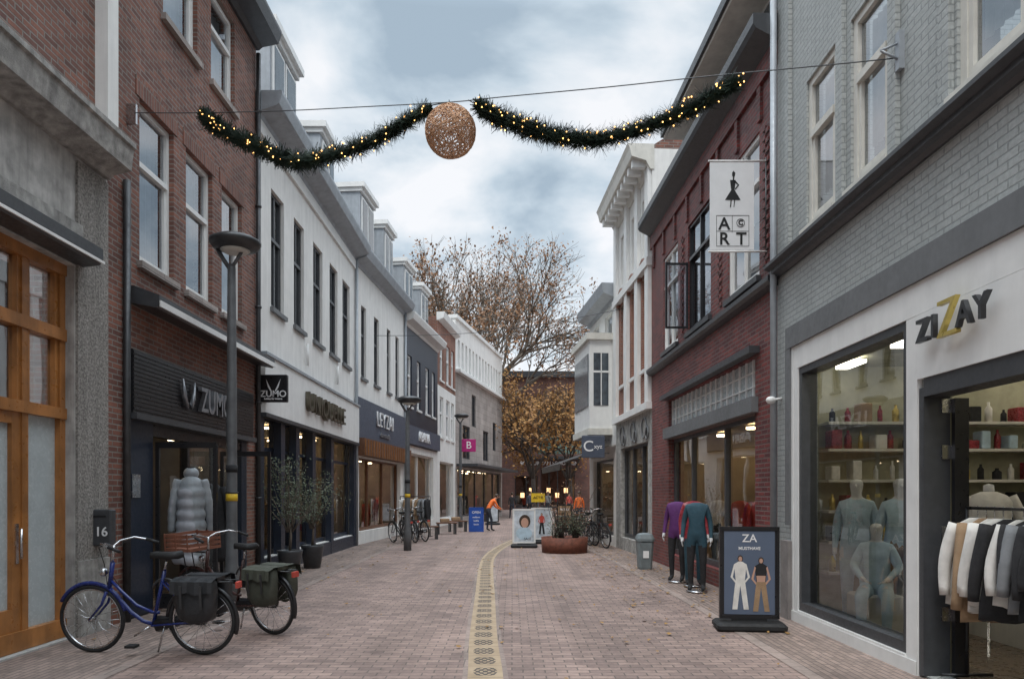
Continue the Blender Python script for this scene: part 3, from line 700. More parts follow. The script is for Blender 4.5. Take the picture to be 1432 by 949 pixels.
ctrl=[(2,-.12),(4,-.17),(6.18,-.23),(8,-.32),(11.4,-.43),(15,-.55),(17.8,-.58),(20.5,-.42),(23.9,.0),(27,.55),(31,1.2),(36,1.7),(42,2.0),(60,2.4)]
def cat(P,n=12):
    out=[]
    for i in range(len(P)-1):
        p0=P[max(0,i-1)];p1=P[i];p2=P[i+1];p3=P[min(len(P)-1,i+2)]
        for k in range(n):
            t=k/n;out.append(tuple(.5*((2*b)+(-a+c)*t+(2*a-5*b+4*c-d)*t*t+(-a+3*b-3*c+d)*t**3) for a,b,c,d in zip(p0,p1,p2,p3)))
    out.append(tuple(P[-1]));return out
pts=cat(ctrl)
def ribbon(name,pts,off,wd,z,m):
    me=bpy.data.meshes.new(name);vs=[];fs=[];vv=[];acc=0
    for i,(y,x) in enumerate(pts):
        a=pts[max(0,i-1)];b=pts[min(len(pts)-1,i+1)];t=Vector((b[1]-a[1],b[0]-a[0])).normalized();nn=Vector((t.y,-t.x))
        if i: acc+=math.hypot(pts[i][0]-pts[i-1][0],pts[i][1]-pts[i-1][1])
        for sg in (-1,1): vs.append((x+nn.x*(off+sg*wd/2),y+nn.y*(off+sg*wd/2),z));vv.append((0 if sg<0 else 1,acc))
    for i in range(len(pts)-1): fs.append((2*i,2*i+1,2*i+3,2*i+2))
    me.from_pydata(vs,[],fs);uv=me.uv_layers.new(name='UVMap')
    for l in me.loops: uv.data[l.index].uv=vv[l.vertex_index]
    me.materials.append(m);o=bpy.data.objects.new(name,me);S.collection.objects.link(o);return o
m,nt,o_=newmat('ornate_tile_strip')
p=nt.nodes.new('ShaderNodeBsdfPrincipled');L(nt,p.outputs[0],o_.inputs[0])
uv=nt.nodes.new('ShaderNodeUVMap');sp=nt.nodes.new('ShaderNodeSeparateXYZ');L(nt,uv.outputs[0],sp.inputs[0])
q=math_(nt,'ABSOLUTE',math_(nt,'SUBTRACT',sp.outputs[0],.5))
fv=math_(nt,'FRACT',math_(nt,'MULTIPLY',sp.outputs[1],1/.42));pp=math_(nt,'ABSOLUTE',math_(nt,'SUBTRACT',fv,.5))
s1=math_(nt,'COSINE',math_(nt,'MULTIPLY',pp,26));s2=math_(nt,'COSINE',math_(nt,'MULTIPLY',q,30))
s3=math_(nt,'ADD',math_(nt,'MULTIPLY',s1,s2),math_(nt,'MULTIPLY',math_(nt,'SINE',math_(nt,'MULTIPLY',math_(nt,'ADD',q,pp),30)),.4))
mk=math_(nt,'GREATER_THAN',s3,-.28)
mk=math_(nt,'MULTIPLY',mk,math_(nt,'LESS_THAN',math_(nt,'ADD',math_(nt,'MULTIPLY',q,1.0),math_(nt,'MULTIPLY',pp,.35)),.37));mk=math_(nt,'MULTIPLY',mk,math_(nt,'LESS_THAN',pp,.34))
jn=math_(nt,'GREATER_THAN',pp,.485)
base=mixc(nt,mr(nt,noise(nt,objco(nt),5,5),.3,.7,0,1),(.31,.225,.14),(.43,.325,.215))
c=mixc(nt,math_(nt,'MULTIPLY',mk,.92),base,(.045,.038,.034));c=mixc(nt,math_(nt,'MULTIPLY',jn,.6),c,(.12,.09,.06))
L(nt,c,p.inputs['Base Color']);p.inputs['Roughness'].default_value=.6
L(nt,bumpn(nt,mk,.5,-.01),p.inputs['Normal'])
ribbon('ornate_paving_strip',pts,0,.31,.010,m)
ribbon('paving_band',pts,0,.40,.005,m_pave3)
mb=MB()
for k in range(520):
    if R.random()<.75: yy=R.uniform(8,24);x=R.uniform(1.6,3.3) if R.random()<.6 else R.uniform(-4.6,3.2)
    else: yy=R.uniform(5,30);x=R.uniform(-4.6,3.2)
    s_=R.uniform(.02,.045);a=R.uniform(0,6);q=[]
    for j in range(5): q.append((x+s_*math.cos(a+j*1.257)*(1 if j%2 else .6),yy+s_*math.sin(a+j*1.257),.014+R.uniform(0,.02)))
    mb.add(q,[(0,1,2,3,4)],m_litter)
mb.build('fallen_leaves')
# ---------------------------------------------------------------- street lamps
def lamp(x,y,h,arm,name='street_lamp'):
    mb=MB();mb.lathe([(0,0),(.11,0),(.11,.5),(.085,.6),(.075,1.2),(.07,h*.5),(.055,h-.35),(.05,h-.3),(0,h-.3)],(0,0,0),m_pole,20)
    mb.tube([(0,0,h-.4),(-.12*arm,0,h-.22),(-.2*arm,0,h-.08)],.03,m_pole);mb.tube([(0,0,h-.35),(.14*arm,0,h-.12)],.025,m_pole)
    mb.lathe([(0,-.0),(.10,.0),(.30,.05),(.345,.11),(.345,.15),(.25,.20),(.0,.225)],(.05*arm,0,h-.12),m_steel,32)
    mb.lathe([(0,-.012),(.16,-.012),(.2,.02),(0,.02)],(.05*arm,0,h-.12),m_cream,24)
    mb.torus((0,0,1.62),.078,.012,m_steel,'z',20,6);mb.lathe([(.078,1.5),(.079,1.5),(.079,1.6),(.078,1.6)],(0,0,0),m_yel,20);mb.lathe([(.0775,1.9),(.078,1.9),(.078,2.0),(.0775,2.0)],(0,0,0),m_blackf,20)
    return mb.build(name,None,T(x,y,0))
lamp(-3.92,10,5.1,1);lamp(-2.95,20.2,4.25,1);lamp(-2.45,34,5.3,1)
# ---------------------------------------------------------------- bicycles
def bike(rear,front,fm,pann,crate=False):
    d=Vector(front)-Vector(rear);ang=math.atan2(d.y,d.x)
    e=empty('bicycle',T(rear[0],rear[1],0,ang)@Matrix.Rotation(math.radians(-4),4,'X'))
    wb=d.length;k=wb/1.12
    mb=MB()
    for cx in (0,wb):
        mb.torus((cx,0,.345),.325,.021,m_rubber,n=44);mb.torus((cx,0,.345),.300,.011,m_chrome,n=44,k=6)
        mb.tube([(cx,-.04,.345),(cx,.04,.345)],.022,m_chrome)
        for i in range(20):
            a=2*math.pi*i/20;mb.tube([(cx+.02*math.cos(a+1.4*(-1)**i),.025*(-1)**i,.345+.02*math.sin(a+1.4*(-1)**i)),(cx+.3*math.cos(a),0,.345+.3*math.sin(a))],.0022,m_chrome,4)
    mb.build('wheels',e)
    mb=MB();P=lambda x,z,y=0:(x*k,y,z)
    head_b,head_t=P(.93,.66),P(.885,.92)
    low=[head_b,P(.84,.56),P(.72,.42),P(.6,.33),P(.5,.30)]
    mb.tube(low,.02,fm);mb.tube([P(.915,.74),P(.8,.62),P(.66,.49),P(.5,.42),P(.43,.42)],.016,fm)
    mb.tube([P(.5,.29),P(.36,.84)],.018,fm);mb.tube([P(.36,.84),P(.335,.96)],.012,m_chrome);mb.tube([head_b,head_t],.022,fm)
    for s_ in (-1,1):
        mb.tube([P(.5,.29,.03*s_),P(0,.345,.06*s_)],.011,fm);mb.tube([P(.39,.74,.02*s_),P(0,.345,.06*s_)],.009,fm)
        mb.tube([P(.935,.63,.045*s_),P(.985,.5,.05*s_),(wb,.05*s_,.345)],[.015,.013,.009],fm)
        mb.tube([(-.36,.06*s_,.745),(.33*k,.06*s_,.745)],.007,m_black);mb.tube([(-.15,.06*s_,.745),(0,.07*s_,.345)],.006,m_black);mb.tube([(.1,.06*s_,.745),(0,.07*s_,.345)],.006,m_black)
        mb.tube([P(.87,1.08),P(.88,1.12,.12*s_),P(.82,1.14,.26*s_),P(.70,1.11,.31*s_),P(.62,1.08,.32*s_)],.011,m_chrome);mb.tube([P(.72,1.115,.305*s_),P(.60,1.075,.32*s_)],.017,m_rubber)
        mb.tube([P(.5,.29,.07*s_),P(.5+.14*s_,.29-.09*s_,.09*s_)],.009,m_chrome);mb.box((.5+.14*s_)*k-.05,(.5+.14*s_)*k+.05,min(.09*s_,.18*s_),max(.09*s_,.18*s_),.19-.09*s_+.0,.215-.09*s_,m_rubber)
    for xx in (-.3,-.1,.1,.3): mb.tube([(xx,-.06,.745),(xx,.06,.745)],.006,m_black)
    mb.tube([head_t,P(.865,1.09)],.014,m_chrome)
    mb.tube([P(.82,1.12,.24),P(.95,1.08,.1),P(.95,.9,.03),P(.93,.7,.03)],.004,m_black,5);mb.tube([P(.82,1.12,-.24),P(.97,1.04,-.1),P(.93,.8,-.03),P(.75,.53,-.03)],.004,m_black,5)
    mb.torus((0,0,.345),.362,.022,m_black,n=26,k=6,a0=.1,a1=3.5);mb.torus((wb,0,.345),.362,.022,fm,n=20,k=6,a0=.5,a1=2.9)
    mb.tube([(.48*k,-.05,.29),(.25*k,-.055,.33),(0,-.05,.35)],[.085,.05,.06],m_black,8)
    mb.tube([P(.38,.3),P(.30,.02,-.2)],.011,m_chrome);mb.tube([P(.38,.3),P(.46,.02,.0)],.01,m_chrome)
    mb.ell(P(.98,.82),.045,.045,.045,m_chrome,10,6);mb.box(-.40,-.37,-.04,.04,.68,.74,m_red)
    mb.torus((.36*k,0,.62),.14,.012,m_steel,'y',18,6,.3,4.2)
    mb.build('frame',e)
    mb=MB();sx=.33*k
    mb.loft([[(sx+x,yy*ww,z+zz) for yy,zz in ((-1,0),(-.7,-.03),(.7,-.03),(1,0),(.6,.035),(-.6,.035))] for ww,z,x in ((.02,.99,.17),(.03,.995,.12),(.05,.99,.03),(.10,.99,-.05),(.11,1.0,-.11),(.07,.995,-.14))],m_rubber);mb.build('saddle',e)
    if pann:
        mb=MB()
        for s_ in (-1,1):
            hull=[];n_=18
            for z,i,bl in ((.37,.09,.0),(.40,.04,.02),(.48,.015,.035),(.58,.0,.03),(.68,.0,.015),(.76,.01,.0),(.79,.05,-.02)):
                x0,x1=-.23+i,.18-i;a,b=.07,.20+bl
                hull.append([((x0+x1)/2+(x1-x0)/2*(abs(math.cos(t_))**.5)*(1 if math.cos(t_)>0 else -1)+.006*math.sin(5*t_+z*30),s_*((a+b)/2+(b-a)/2*(abs(math.sin(t_))**.5)*(1 if math.sin(t_)>0 else -1)+.008*math.sin(4*t_+z*22)),z+.006*math.sin(3*t_)) for t_ in [2*math.pi*j_/n_+.1 for j_ in range(n_)]])
            mb.loft(hull,pann,True)
            # draped flap
            fl=[]
            for j in range(11):
                x=-.235+.042*j;wv=.008*math.sin(j*1.9)
                fl.append([(x,s_*.02,.795),(x,s_*.15,.80+wv*.3),(x,s_*(.235+wv),.775),(x,s_*(.25+wv),.66+.012*math.sin(j*1.3))])
            for j in range(10):
                for q_ in range(3): mb.add([fl[j][q_],fl[j+1][q_],fl[j+1][q_+1],fl[j][q_+1]],[(0,1,2,3)],pann,True)
            for x in (-.13,.07): mb.box(x-.012,x+.012,min(s_*.258,s_*.264),max(s_*.258,s_*.264),.52,.74,m_steel)
        mb.box(-.21,.15,-.08,.08,.752,.79,pann);mb.build('pannier_bags',e)
    if crate:
        mb=MB();x0,x1,z0,z1=.93*k,1.3*k,.93,1.15
        mb.tube([(x0,0,.9),(x1,0,.9)],.01,m_black);mb.tube([(x1-.1,.06,.92),(wb,.06,.345)],.007,m_black);mb.tube([(x1-.1,-.06,.92),(wb,-.06,.345)],.007,m_black)
        mb.box(x0,x1,-.22,.22,z0,z0+.02,m_crate)
        for z in (z0,z0+.055,z0+.11,z0+.165): 
            mb.box(x0,x1,-.225,-.212,z,z+.035,m_crate);mb.box(x0,x1,.212,.225,z,z+.035,m_crate);mb.box(x0-.012,x0-.001,-.22,.22,z,z+.035,m_crate);mb.box(x1+.001,x1+.012,-.22,.22,z,z+.035,m_crate)
        for x in (x0,x1-.02,(x0+x1)/2):
            mb.box(x,x+.02,-.235,-.226,z0,z1-.01,m_crate);mb.box(x,x+.02,.226,.235,z0,z1-.01,m_crate)
        mb.build('wicker_crate',e)
    return e
bike((-3.07,7.12),(-4.22,7.22),m_bluebike,m_pann)
bike((-2.72,8.15),(-3.85,8.75),m_brbike,m_panng,True)
for (a,b) in (((-3.3,22.6),(-3.9,23.5)),((-3.15,23.3),(-3.7,24.3)),((-2.9,23.9),(-3.5,24.9)),((2.55,22.0),(2.15,23.1)),((2.75,20.9),(2.4,22.0))): bike(a,b,m_black,None)
# ---------------------------------------------------------------- humans / mannequins
def human(name,mat,h=1.75,top=m_red,bot=m_jean,skin=m_skin,head=True,hair=None,J=None,shoe=m_black,face=True,sleeves=True,base=False,loose=1.0,parent=None,tl=0):
    k=h/1.75
    D={'pel':(0,0,.95,.135),'wai':(0,0,1.10,.12),'che':(0,0,1.30,.14),'nek':(0,0,1.47,.055),
       'hb':(0,.01,1.55,.062),'hm':(0,.02,1.63,.085),'ht':(0,.01,1.70,.065)}
    for s_,n in ((-1,'l'),(1,'r')):
        D.update({'sh'+n:(.155*s_,0,1.385,.055),'el'+n:(.215*s_,-.02,1.12,.043),'wr'+n:(.23*s_,.06,.88,.03),'ha'+n:(.23*s_,.085,.81,.028),
          'hi'+n:(.09*s_,0,.88,.09),'kn'+n:(.10*s_,.02,.49,.058),'an'+n:(.10*s_,-.01,.09,.04),'to'+n:(.115*s_,.13,.04,.035)})
    for a,b in (J or {}).items(): D[a]=tuple(b)+(D[a][3],)
    if not head: 
        for q in ('hb','hm','ht'): D.pop(q)
    names=list(D);E=[('pel','wai'),('wai','che'),('che','nek')]
    if head: E+=[('nek','hb'),('hb','hm'),('hm','ht')]
    for n in 'lr': E+=[('che','sh'+n),('sh'+n,'el'+n),('el'+n,'wr'+n),('wr'+n,'ha'+n),('pel','hi'+n),('hi'+n,'kn'+n),('kn'+n,'an'+n),('an'+n,'to'+n)]
    me=bpy.data.meshes.new('tmp');me.from_pydata([Vector(D[n][:3])*k for n in names],[(names.index(a),names.index(b)) for a,b in E],[])
    o=bpy.data.objects.new('tmp',me);S.collection.objects.link(o);md=o.modifiers.new('Skin','SKIN')
    md.use_smooth_shade=True
    sv=me.skin_vertices[0].data
    for i,n in enumerate(names):
        r=D[n][3]*k*(loose if n[:2] not in('hb','hm','ht','ne','ha','wr','to') else 1);sv[i].radius=(r,r*(.78 if n in('pel','wai','che') else 1));sv[i].use_root=(n=='pel')
    sb=o.modifiers.new('S','SUBSURF');sb.levels=2;sb.render_levels=2
    bpy.context.view_layer.update();dg=bpy.context.evaluated_depsgraph_get()
    me2=bpy.data.meshes.new_from_object(o.evaluated_get(dg));bpy.data.objects.remove(o)
    me2.materials.clear()
    for q in (skin,top,bot,shoe): me2.materials.append(q)
    seg=[]
    for a,b in E:
        n=b[:2];t=1
        if n in('hb','hm','ht','ha') : t=0
        elif n in('hi','kn','an'): t=2
        elif n=='to': t=3
        elif n=='wr' and not sleeves: t=0
        seg.append((Vector(D[a][:3])*k,Vector(D[b][:3])*k,t))
    for pl in me2.polygons:
        c=pl.center;best=1e9;bt=0
        for a,b,t in seg:
            ab=b-a;u=max(0,min(1,(c-a).dot(ab)/ab.length_squared));dd=(c-a-ab*u).length
            if dd<best: best=dd;bt=t
        if bt==1 and head and (c-Vector(D['nek'][:3])*k).length<.06*k: bt=0
        if tl and bt==2 and c.z>tl*k: bt=1
        pl.material_index=bt;pl.use_smooth=True
    ob=bpy.data.objects.new('body',me2);S.collection.objects.link(ob)
    e=empty(name,mat)
    if parent: e.parent=parent
    ob.parent=e
    mb=MB()
    if head:
        hm=Vector(D['hm'][:3])*k
        if face:
            for s_ in (-1,1):
                mb.ell((hm.x+.032*s_,hm.y+.082,hm.z+.0),.011,.008,.008,m_letb,8,6);mb.ell((hm.x+.086*s_,hm.y,hm.z-.01),.012,.02,.03,skin,8,6)
            mb.ell((hm.x,hm.y+.094,hm.z-.025),.013,.02,.022,skin,8,6);mb.ell((hm.x,hm.y+.084,hm.z-.06),.024,.01,.007,m_red,8,6)
        else:
            mb.ell((hm.x,hm.y+.086,hm.z-.02),.012,.018,.024,skin,8,6)
        if hair: mb.ell((hm.x,hm.y-.022,hm.z+.028),.095,.10,.095,hair,14,9)
    for s_,n in ((-1,'l'),(1,'r')):
        ha=Vector(D['ha'+n][:3])*k;wr=Vector(D['wr'+n][:3])*k;d=(ha-wr).normalized()
        sd=Vector((0,1,0)) if abs(d.y)<.8 else Vector((0,0,1))
        for i in range(4):
            b=ha+d*.01+sd*(i-1.5)*.016;ln=(.055,.066,.062,.048)[i]
            mb.tube([b,b+d*ln*.5-Vector((.004*s_,0,0)),b+d*ln-Vector((.016*s_,0,0))],[.0085,.008,.006],skin,6)
        b=wr+d*.03+sd*.02;mb.tube([b,b+sd*.03+d*.02,b+sd*.035+d*.05],[.011,.010,.007],skin,6)
    if base: mb.lathe([(0,0),(.17,0),(.17,.012),(0,.02)],(0,0,0),m_chrome,20)
    if mb.v: mb.build('details',e)
    return e
walk={'knl':(-.1,.12,.5),'anl':(-.1,.2,.09),'tol':(-.11,.34,.04),'anr':(.1,-.18,.12),'tor':(.11,-.05,.04),'wrl':(-.22,-.08,.9),'hal':(-.22,-.09,.83)}
human('pedestrian',T(-1.02,30.5,0,math.radians(-70)),1.75,m_orange,m_jean,hair=m_hair,J={'wai':(0,.06,1.08),'che':(0,.2,1.24),'nek':(0,.31,1.37),'hb':(0,.36,1.42),'hm':(0,.41,1.48),'ht':(0,.44,1.54),
  'shl':(-.17,.24,1.31),'shr':(.17,.24,1.31),'ell':(-.2,.36,1.07),'elr':(.2,.36,1.07),'wrl':(-.17,.52,.95),'wrr':(.17,.52,.95),'hal':(-.16,.58,.93),'har':(.16,.58,.93),'knr':(.1,.12,.5),'anr':(.1,.12,.09),'tor':(.11,.26,.04)})
human('pedestrian',T(3.1,33,0,math.radians(170)),1.72,m_orange,m_jean,hair=m_hair,J=walk)
human('pedestrian',T(.0,46,0,math.radians(10)),1.7,m_blackf,m_jean,hair=m_hair,J=walk)
human('pedestrian',T(2.6,52,0,math.radians(160)),1.75,m_greyf,m_jean,hair=m_hair)
human('pedestrian',T(1.2,48,0,math.radians(20)),1.8,m_jean,m_blackf,hair=m_hair,J=walk)
human('pedestrian',T(4.0,50,0,math.radians(190)),1.7,m_red,m_jean,hair=m_hair,J=walk)
sit={'pel':(0,0,.62),'wai':(0,0,.78),'che':(0,.0,1.0),'nek':(0,0,1.17),'hb':(0,.01,1.24),'hm':(0,.02,1.32),'ht':(0,.01,1.40),'shl':(-.155,0,1.09),'shr':(.155,0,1.09),'ell':(-.25,.06,.86),'elr':(.25,.06,.86),'wrl':(-.14,.25,.74),'wrr':(.14,.25,.74),'hal':(-.10,.30,.72),'har':(.10,.30,.72),
     'hil':(-.09,.05,.58),'hir':(.09,.05,.58),'knl':(-.14,.42,.56),'knr':(.14,.42,.56),'anl':(-.13,.45,.14),'anr':(.13,.45,.14),'tol':(-.14,.58,.09),'tor':(.14,.58,.09)}
human('mannequin',T(4.12,8.55,.05,math.radians(150)),1.78,m_sage,m_sage,skin=m_mann,face=False,shoe=m_mann,loose=1.3,base=True)
human('mannequin',T(4.05,7.95,.0,math.radians(150)),1.6,m_sage,m_sage,skin=m_mann,face=False,J=sit,shoe=m_mann,loose=1.3)
human('mannequin',T(4.42,8.15,.05,math.radians(165)),1.78,m_sage,m_tan,skin=m_mann,face=False,shoe=m_mann,loose=1.2,base=True)
mb=MB();mb.rbox(-.22,.22,-.22,.22,0,.46,m_cream,.02);mb.build('display_plinth',None,T(4.05,7.98,.03))
human('mannequin',T(2.98,12.9,.02,math.radians(150)),1.72,m_purple,m_blackf,skin=m_mann,head=False,face=False,shoe=m_blackf,loose=1.05,base=True,tl=.8)
human('mannequin',T(3.0,11.6,.02,math.radians(160)),1.72,m_teal,m_blackf,skin=m_mann,head=False,face=False,shoe=m_blackf,loose=1.05,base=True,tl=.75)
human('mannequin',T(3.12,12.3,.02,math.radians(180)),1.74,m_bottle,m_teal,skin=m_mann,head=False,face=False,shoe=m_blackf,loose=1.05,base=True,tl=.8)
for y_ in (11.0,11.9,13.0,14.4): human('mannequin',T(4.15,y_,.03,math.radians(120)),1.74,R.choice([m_red,m_whitef,m_blackf]),R.choice([m_blackf,m_tan]),skin=m_mann,head=False,face=False,base=True)
e=empty('clothes_rail',T(3.9,5.38,0,0));mb=MB()
for yy in (-.75,.75):
    mb.tube([(0,yy,.05),(0,yy,1.48)],.014,m_black);mb.tube([(-.22,yy,.05),(.22,yy,.05)],.014,m_black)
mb.tube([(0,-.78,1.48),(0,.78,1.48)],.014,m_black);mb.build('frame',e)
mb=MB();yy=-.66;cs=[m_blackf,m_blackf,m_greyf,m_blackf,m_blackf,m_greyf,m_blackf,m_whitef,m_blackf,m_whitef,m_whitef,m_tan,m_whitef]
for i,cm in enumerate(cs):
    garment(mb,(0,yy,1.40),.42,R.uniform(.66,.86)-(.12 if i<8 else 0),cm,ang=R.uniform(-.2,.2),thick=.032,sleeve=R.uniform(.6,.7))
    mb.tube([(0,yy,1.40),(0,yy,1.5)],.004,m_chrome,6);yy+=.108+R.uniform(-.015,.015)
mb.build('hanging_clothes',e)
e=empty('display_bust',T(4.6,6.9,0,math.radians(160)));mb=MB()
mb.lathe([(0,0),(.16,0),(.16,.012),(.015,.03),(.015,1.0),(0,1.0)],(0,0,0),m_chrome,14);garment(mb,(0,0,1.62),.42,.62,m_whitef,thick=.12,sleeve=.5);mb.lathe([(0,0),(.05,0),(.045,.1),(0,.12)],(0,0,1.58),m_mann,14);mb.build('bust_with_wrap',e)
e=empty('clothes_rail',T(-3.6,26.6,0,math.radians(-15)));mb=MB()
for xx in (-.6,.6): mb.tube([(xx,0,.03),(xx,0,1.5)],.015,m_black);mb.tube([(xx,-.22,.03),(xx,.22,.03)],.015,m_black)
mb.tube([(-.6,0,1.5),(.6,0,1.5)],.015,m_black);mb.build('frame',e);mb=MB()
for i in range(9): garment(mb,(-.5+i*.125,0,1.42),.4,R.uniform(.7,1.0),R.choice([m_blackf,m_greyf,m_tan,m_whitef]),ang=math.pi/2+R.uniform(-.2,.2),thick=.05)
mb.build('hanging_clothes',e)
e=empty('coat_stand',T(-4.42,9.85,0,math.radians(20)));mb=MB()
mb.lathe([(0,0),(.18,0),(.18,.015),(.02,.03),(.015,.9),(0,.9)],(0,0,0),m_chrome,16);mb.build('stand',e);mb=MB()
garment(mb,(0,0,1.84),.36,1.2,m_puff,thick=.13,puffy=True,sleeve=.5);mb.ell((0,.02,1.88),.10,.10,.09,m_puff);mb.tube([(0,0,1.8),(0,0,1.97)],.045,m_blackf);mb.build('puffer_coat',e)
e=empty('coat_stand',T(-4.45,10.6,0,math.radians(0)));mb=MB()
mb.lathe([(0,0),(.18,0),(.18,.015),(.02,.03),(.015,.9),(0,.9)],(0,0,0),m_chrome,16);mb.build('stand',e);mb=MB()
garment(mb,(0,0,1.75),.44,1.15,m_blackf,thick=.12,sleeve=.62);mb.build('coat',e)
# ---------------------------------------------------------------- signs
def flatfig(mb,x,z,h,top,bot,y):
    P=lambda a:[(x+px_*h,y,z+pz*h) for px_,pz in a]
    cnt=[0]
    def poly(a,m):
        cnt[0]+=1;yy=y-.0004*cnt[0]
        mb.add([(q[0],yy,q[2]) for q in P(a)],[tuple(range(len(a)))],m)
    poly([(.05*math.cos(t*.785),.93+.065*math.sin(t*.785)) for t in range(8)],m_hair)
    poly([(-.03,.88),(.03,.88),(.11,.83),(.08,.55),(-.08,.55),(-.11,.83)],top)
    poly([(-.11,.83),(-.09,.8),(-.13,.6),(-.07,.52),(-.09,.5),(-.17,.6)],top if top!=m_blackf else m_skin);poly([(.11,.83),(.09,.8),(.13,.6),(.07,.52),(.09,.5),(.17,.6)],top if top!=m_blackf else m_skin)
    if top==m_blackf: poly([(-.08,.66),(.08,.66),(.07,.55),(-.07,.55)],m_skin)
    poly([(-.08,.55),(.0,.55),(.0,.45),(-.05,.02),(-.14,.02),(-.1,.4)],bot);poly([(.0,.55),(.08,.55),(.1,.4),(.15,.02),(.06,.02),(.0,.45)],bot)
    poly([(.033*math.cos(t*.785),.925+.045*math.sin(t*.785)) for t in range(8)],m_skin)
def aboard(x,y,rz,w,h,frame,poster,base=True,figs=None,txt=None,name='pavement_sign',tm=m_letw):
    e=empty(name,T(x,y,0,rz));mb=MB();z0=.14 if base else .02
    if base:
        mb.rbox(-w*.6,w*.6,-.22,.22,0.0,.10,m_rubber,.03);mb.box(-.2,.2,-.03,.03,.1,z0+.02,m_rubber)
    f=.04
    mb.box(-w/2,w/2,-.02,.02,z0,z0+h,frame);mb.box(-w/2+f,w/2-f,-.024,-.0205,z0+f,z0+h-f,poster);mb.box(-w/2+f,w/2-f,.0205,.024,z0+f,z0+h-f,poster)
    for s_ in (-1,1): mb.box(s_*w/2-.012,s_*w/2+.012,-.034,.034,z0-.01,z0+h+.01,frame)
    mb.box(-w/2,w/2,-.034,.034,z0+h-.03,z0+h+.012,frame);mb.box(-w/2,w/2,-.034,.034,z0-.01,z0+.03,frame);mb.build('board',e)
    mb=MB()
    for fx,fz,fh,t_,b_ in (figs or []): flatfig(mb,fx*w,z0+fz*h,fh*h,t_,b_,-.026)
    if mb.v: mb.build('poster_print',e)
    for s_,tx,tz,sz in (txt or []): text(s_,sz,tm,'poster_lettering',.0008,.001,parent=e,m=T(tx,-.0265,z0+tz*h))
    return e
aboard(2.80,8.45,math.radians(-6),.66,1.06,m_black,m_poster,figs=[(-.16,.08,.62,m_whitef,m_whitef),(.2,.06,.62,m_blackf,m_tan)],txt=[('ZA',0,.88,.13),('MUSTHAVE',0,.77,.05)])
# large close-up portrait poster board
e=aboard(.36,21.3,0,.66,1.0,m_white2,m_posterl,tm=m_letb,txt=[('SALE',.1,.12,.1)])
mb=MB()
def disc(x,z,rx,rz,y,m): mb.add([(x+rx*math.cos(t*.393),y,z+rz*math.sin(t*.393)) for t in range(16)],[tuple(range(16))],m)
disc(.02,.78,.17,.2,-.0265,m_hair);disc(.02,.74,.11,.15,-.0275,m_skin);disc(.0,.42,.24,.19,-.027,m_sage);mb.build('poster_print',e)
aboard(.95,23.0,.2,.66,1.0,m_white2,m_posterl,figs=[(.0,.15,.7,m_red,m_blackf)],tm=m_letb)
aboard(-1.5,30,0.15,.6,1.0,m_blue,m_blue,base=False,txt=[('OPEN',0,.8,.14),('welkom',0,.6,.1),('koffie',0,.45,.1),('lunch',0,.3,.1)])
aboard(2.2,30,-.1,.6,1.0,m_black,m_tan,txt=[('MENU',0,.8,.14)])
aboard(-1.0,37,.2,.6,1.0,m_black,m_posterl,txt=[('NIEUW',0,.8,.12)],tm=m_letb)
mb=MB();mb.box(-.25,.25,-.015,.015,1.3,1.62,m_yel);mb.tube([(0,0,0),(0,0,1.3)],.02,m_steel);mb.lathe([(0,0),(.2,0),(.18,.04),(0,.05)],(0,0,0),m_rubber,16)
o=mb.build('yellow_sign',None,T(.95,26,0));text('ACTIE',.13,m_letb,'lettering',.002,.002,parent=o,m=T(0,-.02,1.46))
def projsign(x,y,z,w,h,m,txt,sz,tm=m_letw,side=-1,name='projecting_sign'):
    e=empty(name,T(x,y,0));mb=MB();mb.rbox(-w/2,w/2,-.05,.05,z-h/2,z+h/2,m,.012)
    for zz in (z-h*.3,z+h*.3): mb.tube([(side*w/2,0,zz),(side*(w/2+.14),0,zz)],.012,m_steel)
    mb.build('panel',e)
    for t_,tx,tz,s_ in txt: text(t_,s_,tm,'lettering',.004,.002,parent=e,m=T(tx,-.056,z+tz))
    return e
e=projsign(-4.53,13.62,3.6,.52,.52,m_black,[('ZUMO',0,-.11,.17),('fashion for women',0,-.2,.045)],0)
mb=MB()
for s_ in (-1,1): mb.add([(.03*s_,-.054,3.55),(.14*s_,-.054,3.78),(.10*s_,-.054,3.62),(.05*s_,-.054,3.54)],[(0,1,2,3)],m_letw)
mb.build('logo',e)
projsign(-2.15,35.6,4.0,.7,.62,m_mag,[('B',0,0,.5)],0)
projsign(2.42,21.3,3.0,.68,.66,m_slateblue,[('C',-.15,0,.45),('xyz',.14,0,.18)],0,side=1)
mb=MB();mb.ell((0,0,0),.07,.05,.05,m_white2);mb.tube([(0,0,0),(.14,0,.02)],.018,m_white2);mb.build('wall_camera',None,T(3.46,9.55,2.85))
mb=MB();mb.loft([[(x*w_,y_*w_,z) for x,y_ in ((-1,-.7),(-.7,-1),(.7,-1),(1,-.7),(1,.7),(.7,1),(-.7,1),(-1,.7))] for w_,z in ((.13,0),(.14,.05),(.17,.55),(.17,.6))],m_bin,False)
mb.loft([[(x*w_,y_*w_,z) for x,y_ in ((-1,-.7),(-.7,-1),(.7,-1),(1,-.7),(1,.7),(.7,1),(-.7,1),(-1,.7))] for w_,z in ((.185,.6),(.185,.65),(.15,.74),(.08,.77))],m_bin,False)
mb.box(-.1,.1,-.17,-.155,.58,.68,m_black);mb.box(-.06,.06,-.165,-.15,.25,.4,m_letw);mb.build('litter_bin',None,T(2.82,15.2,0))
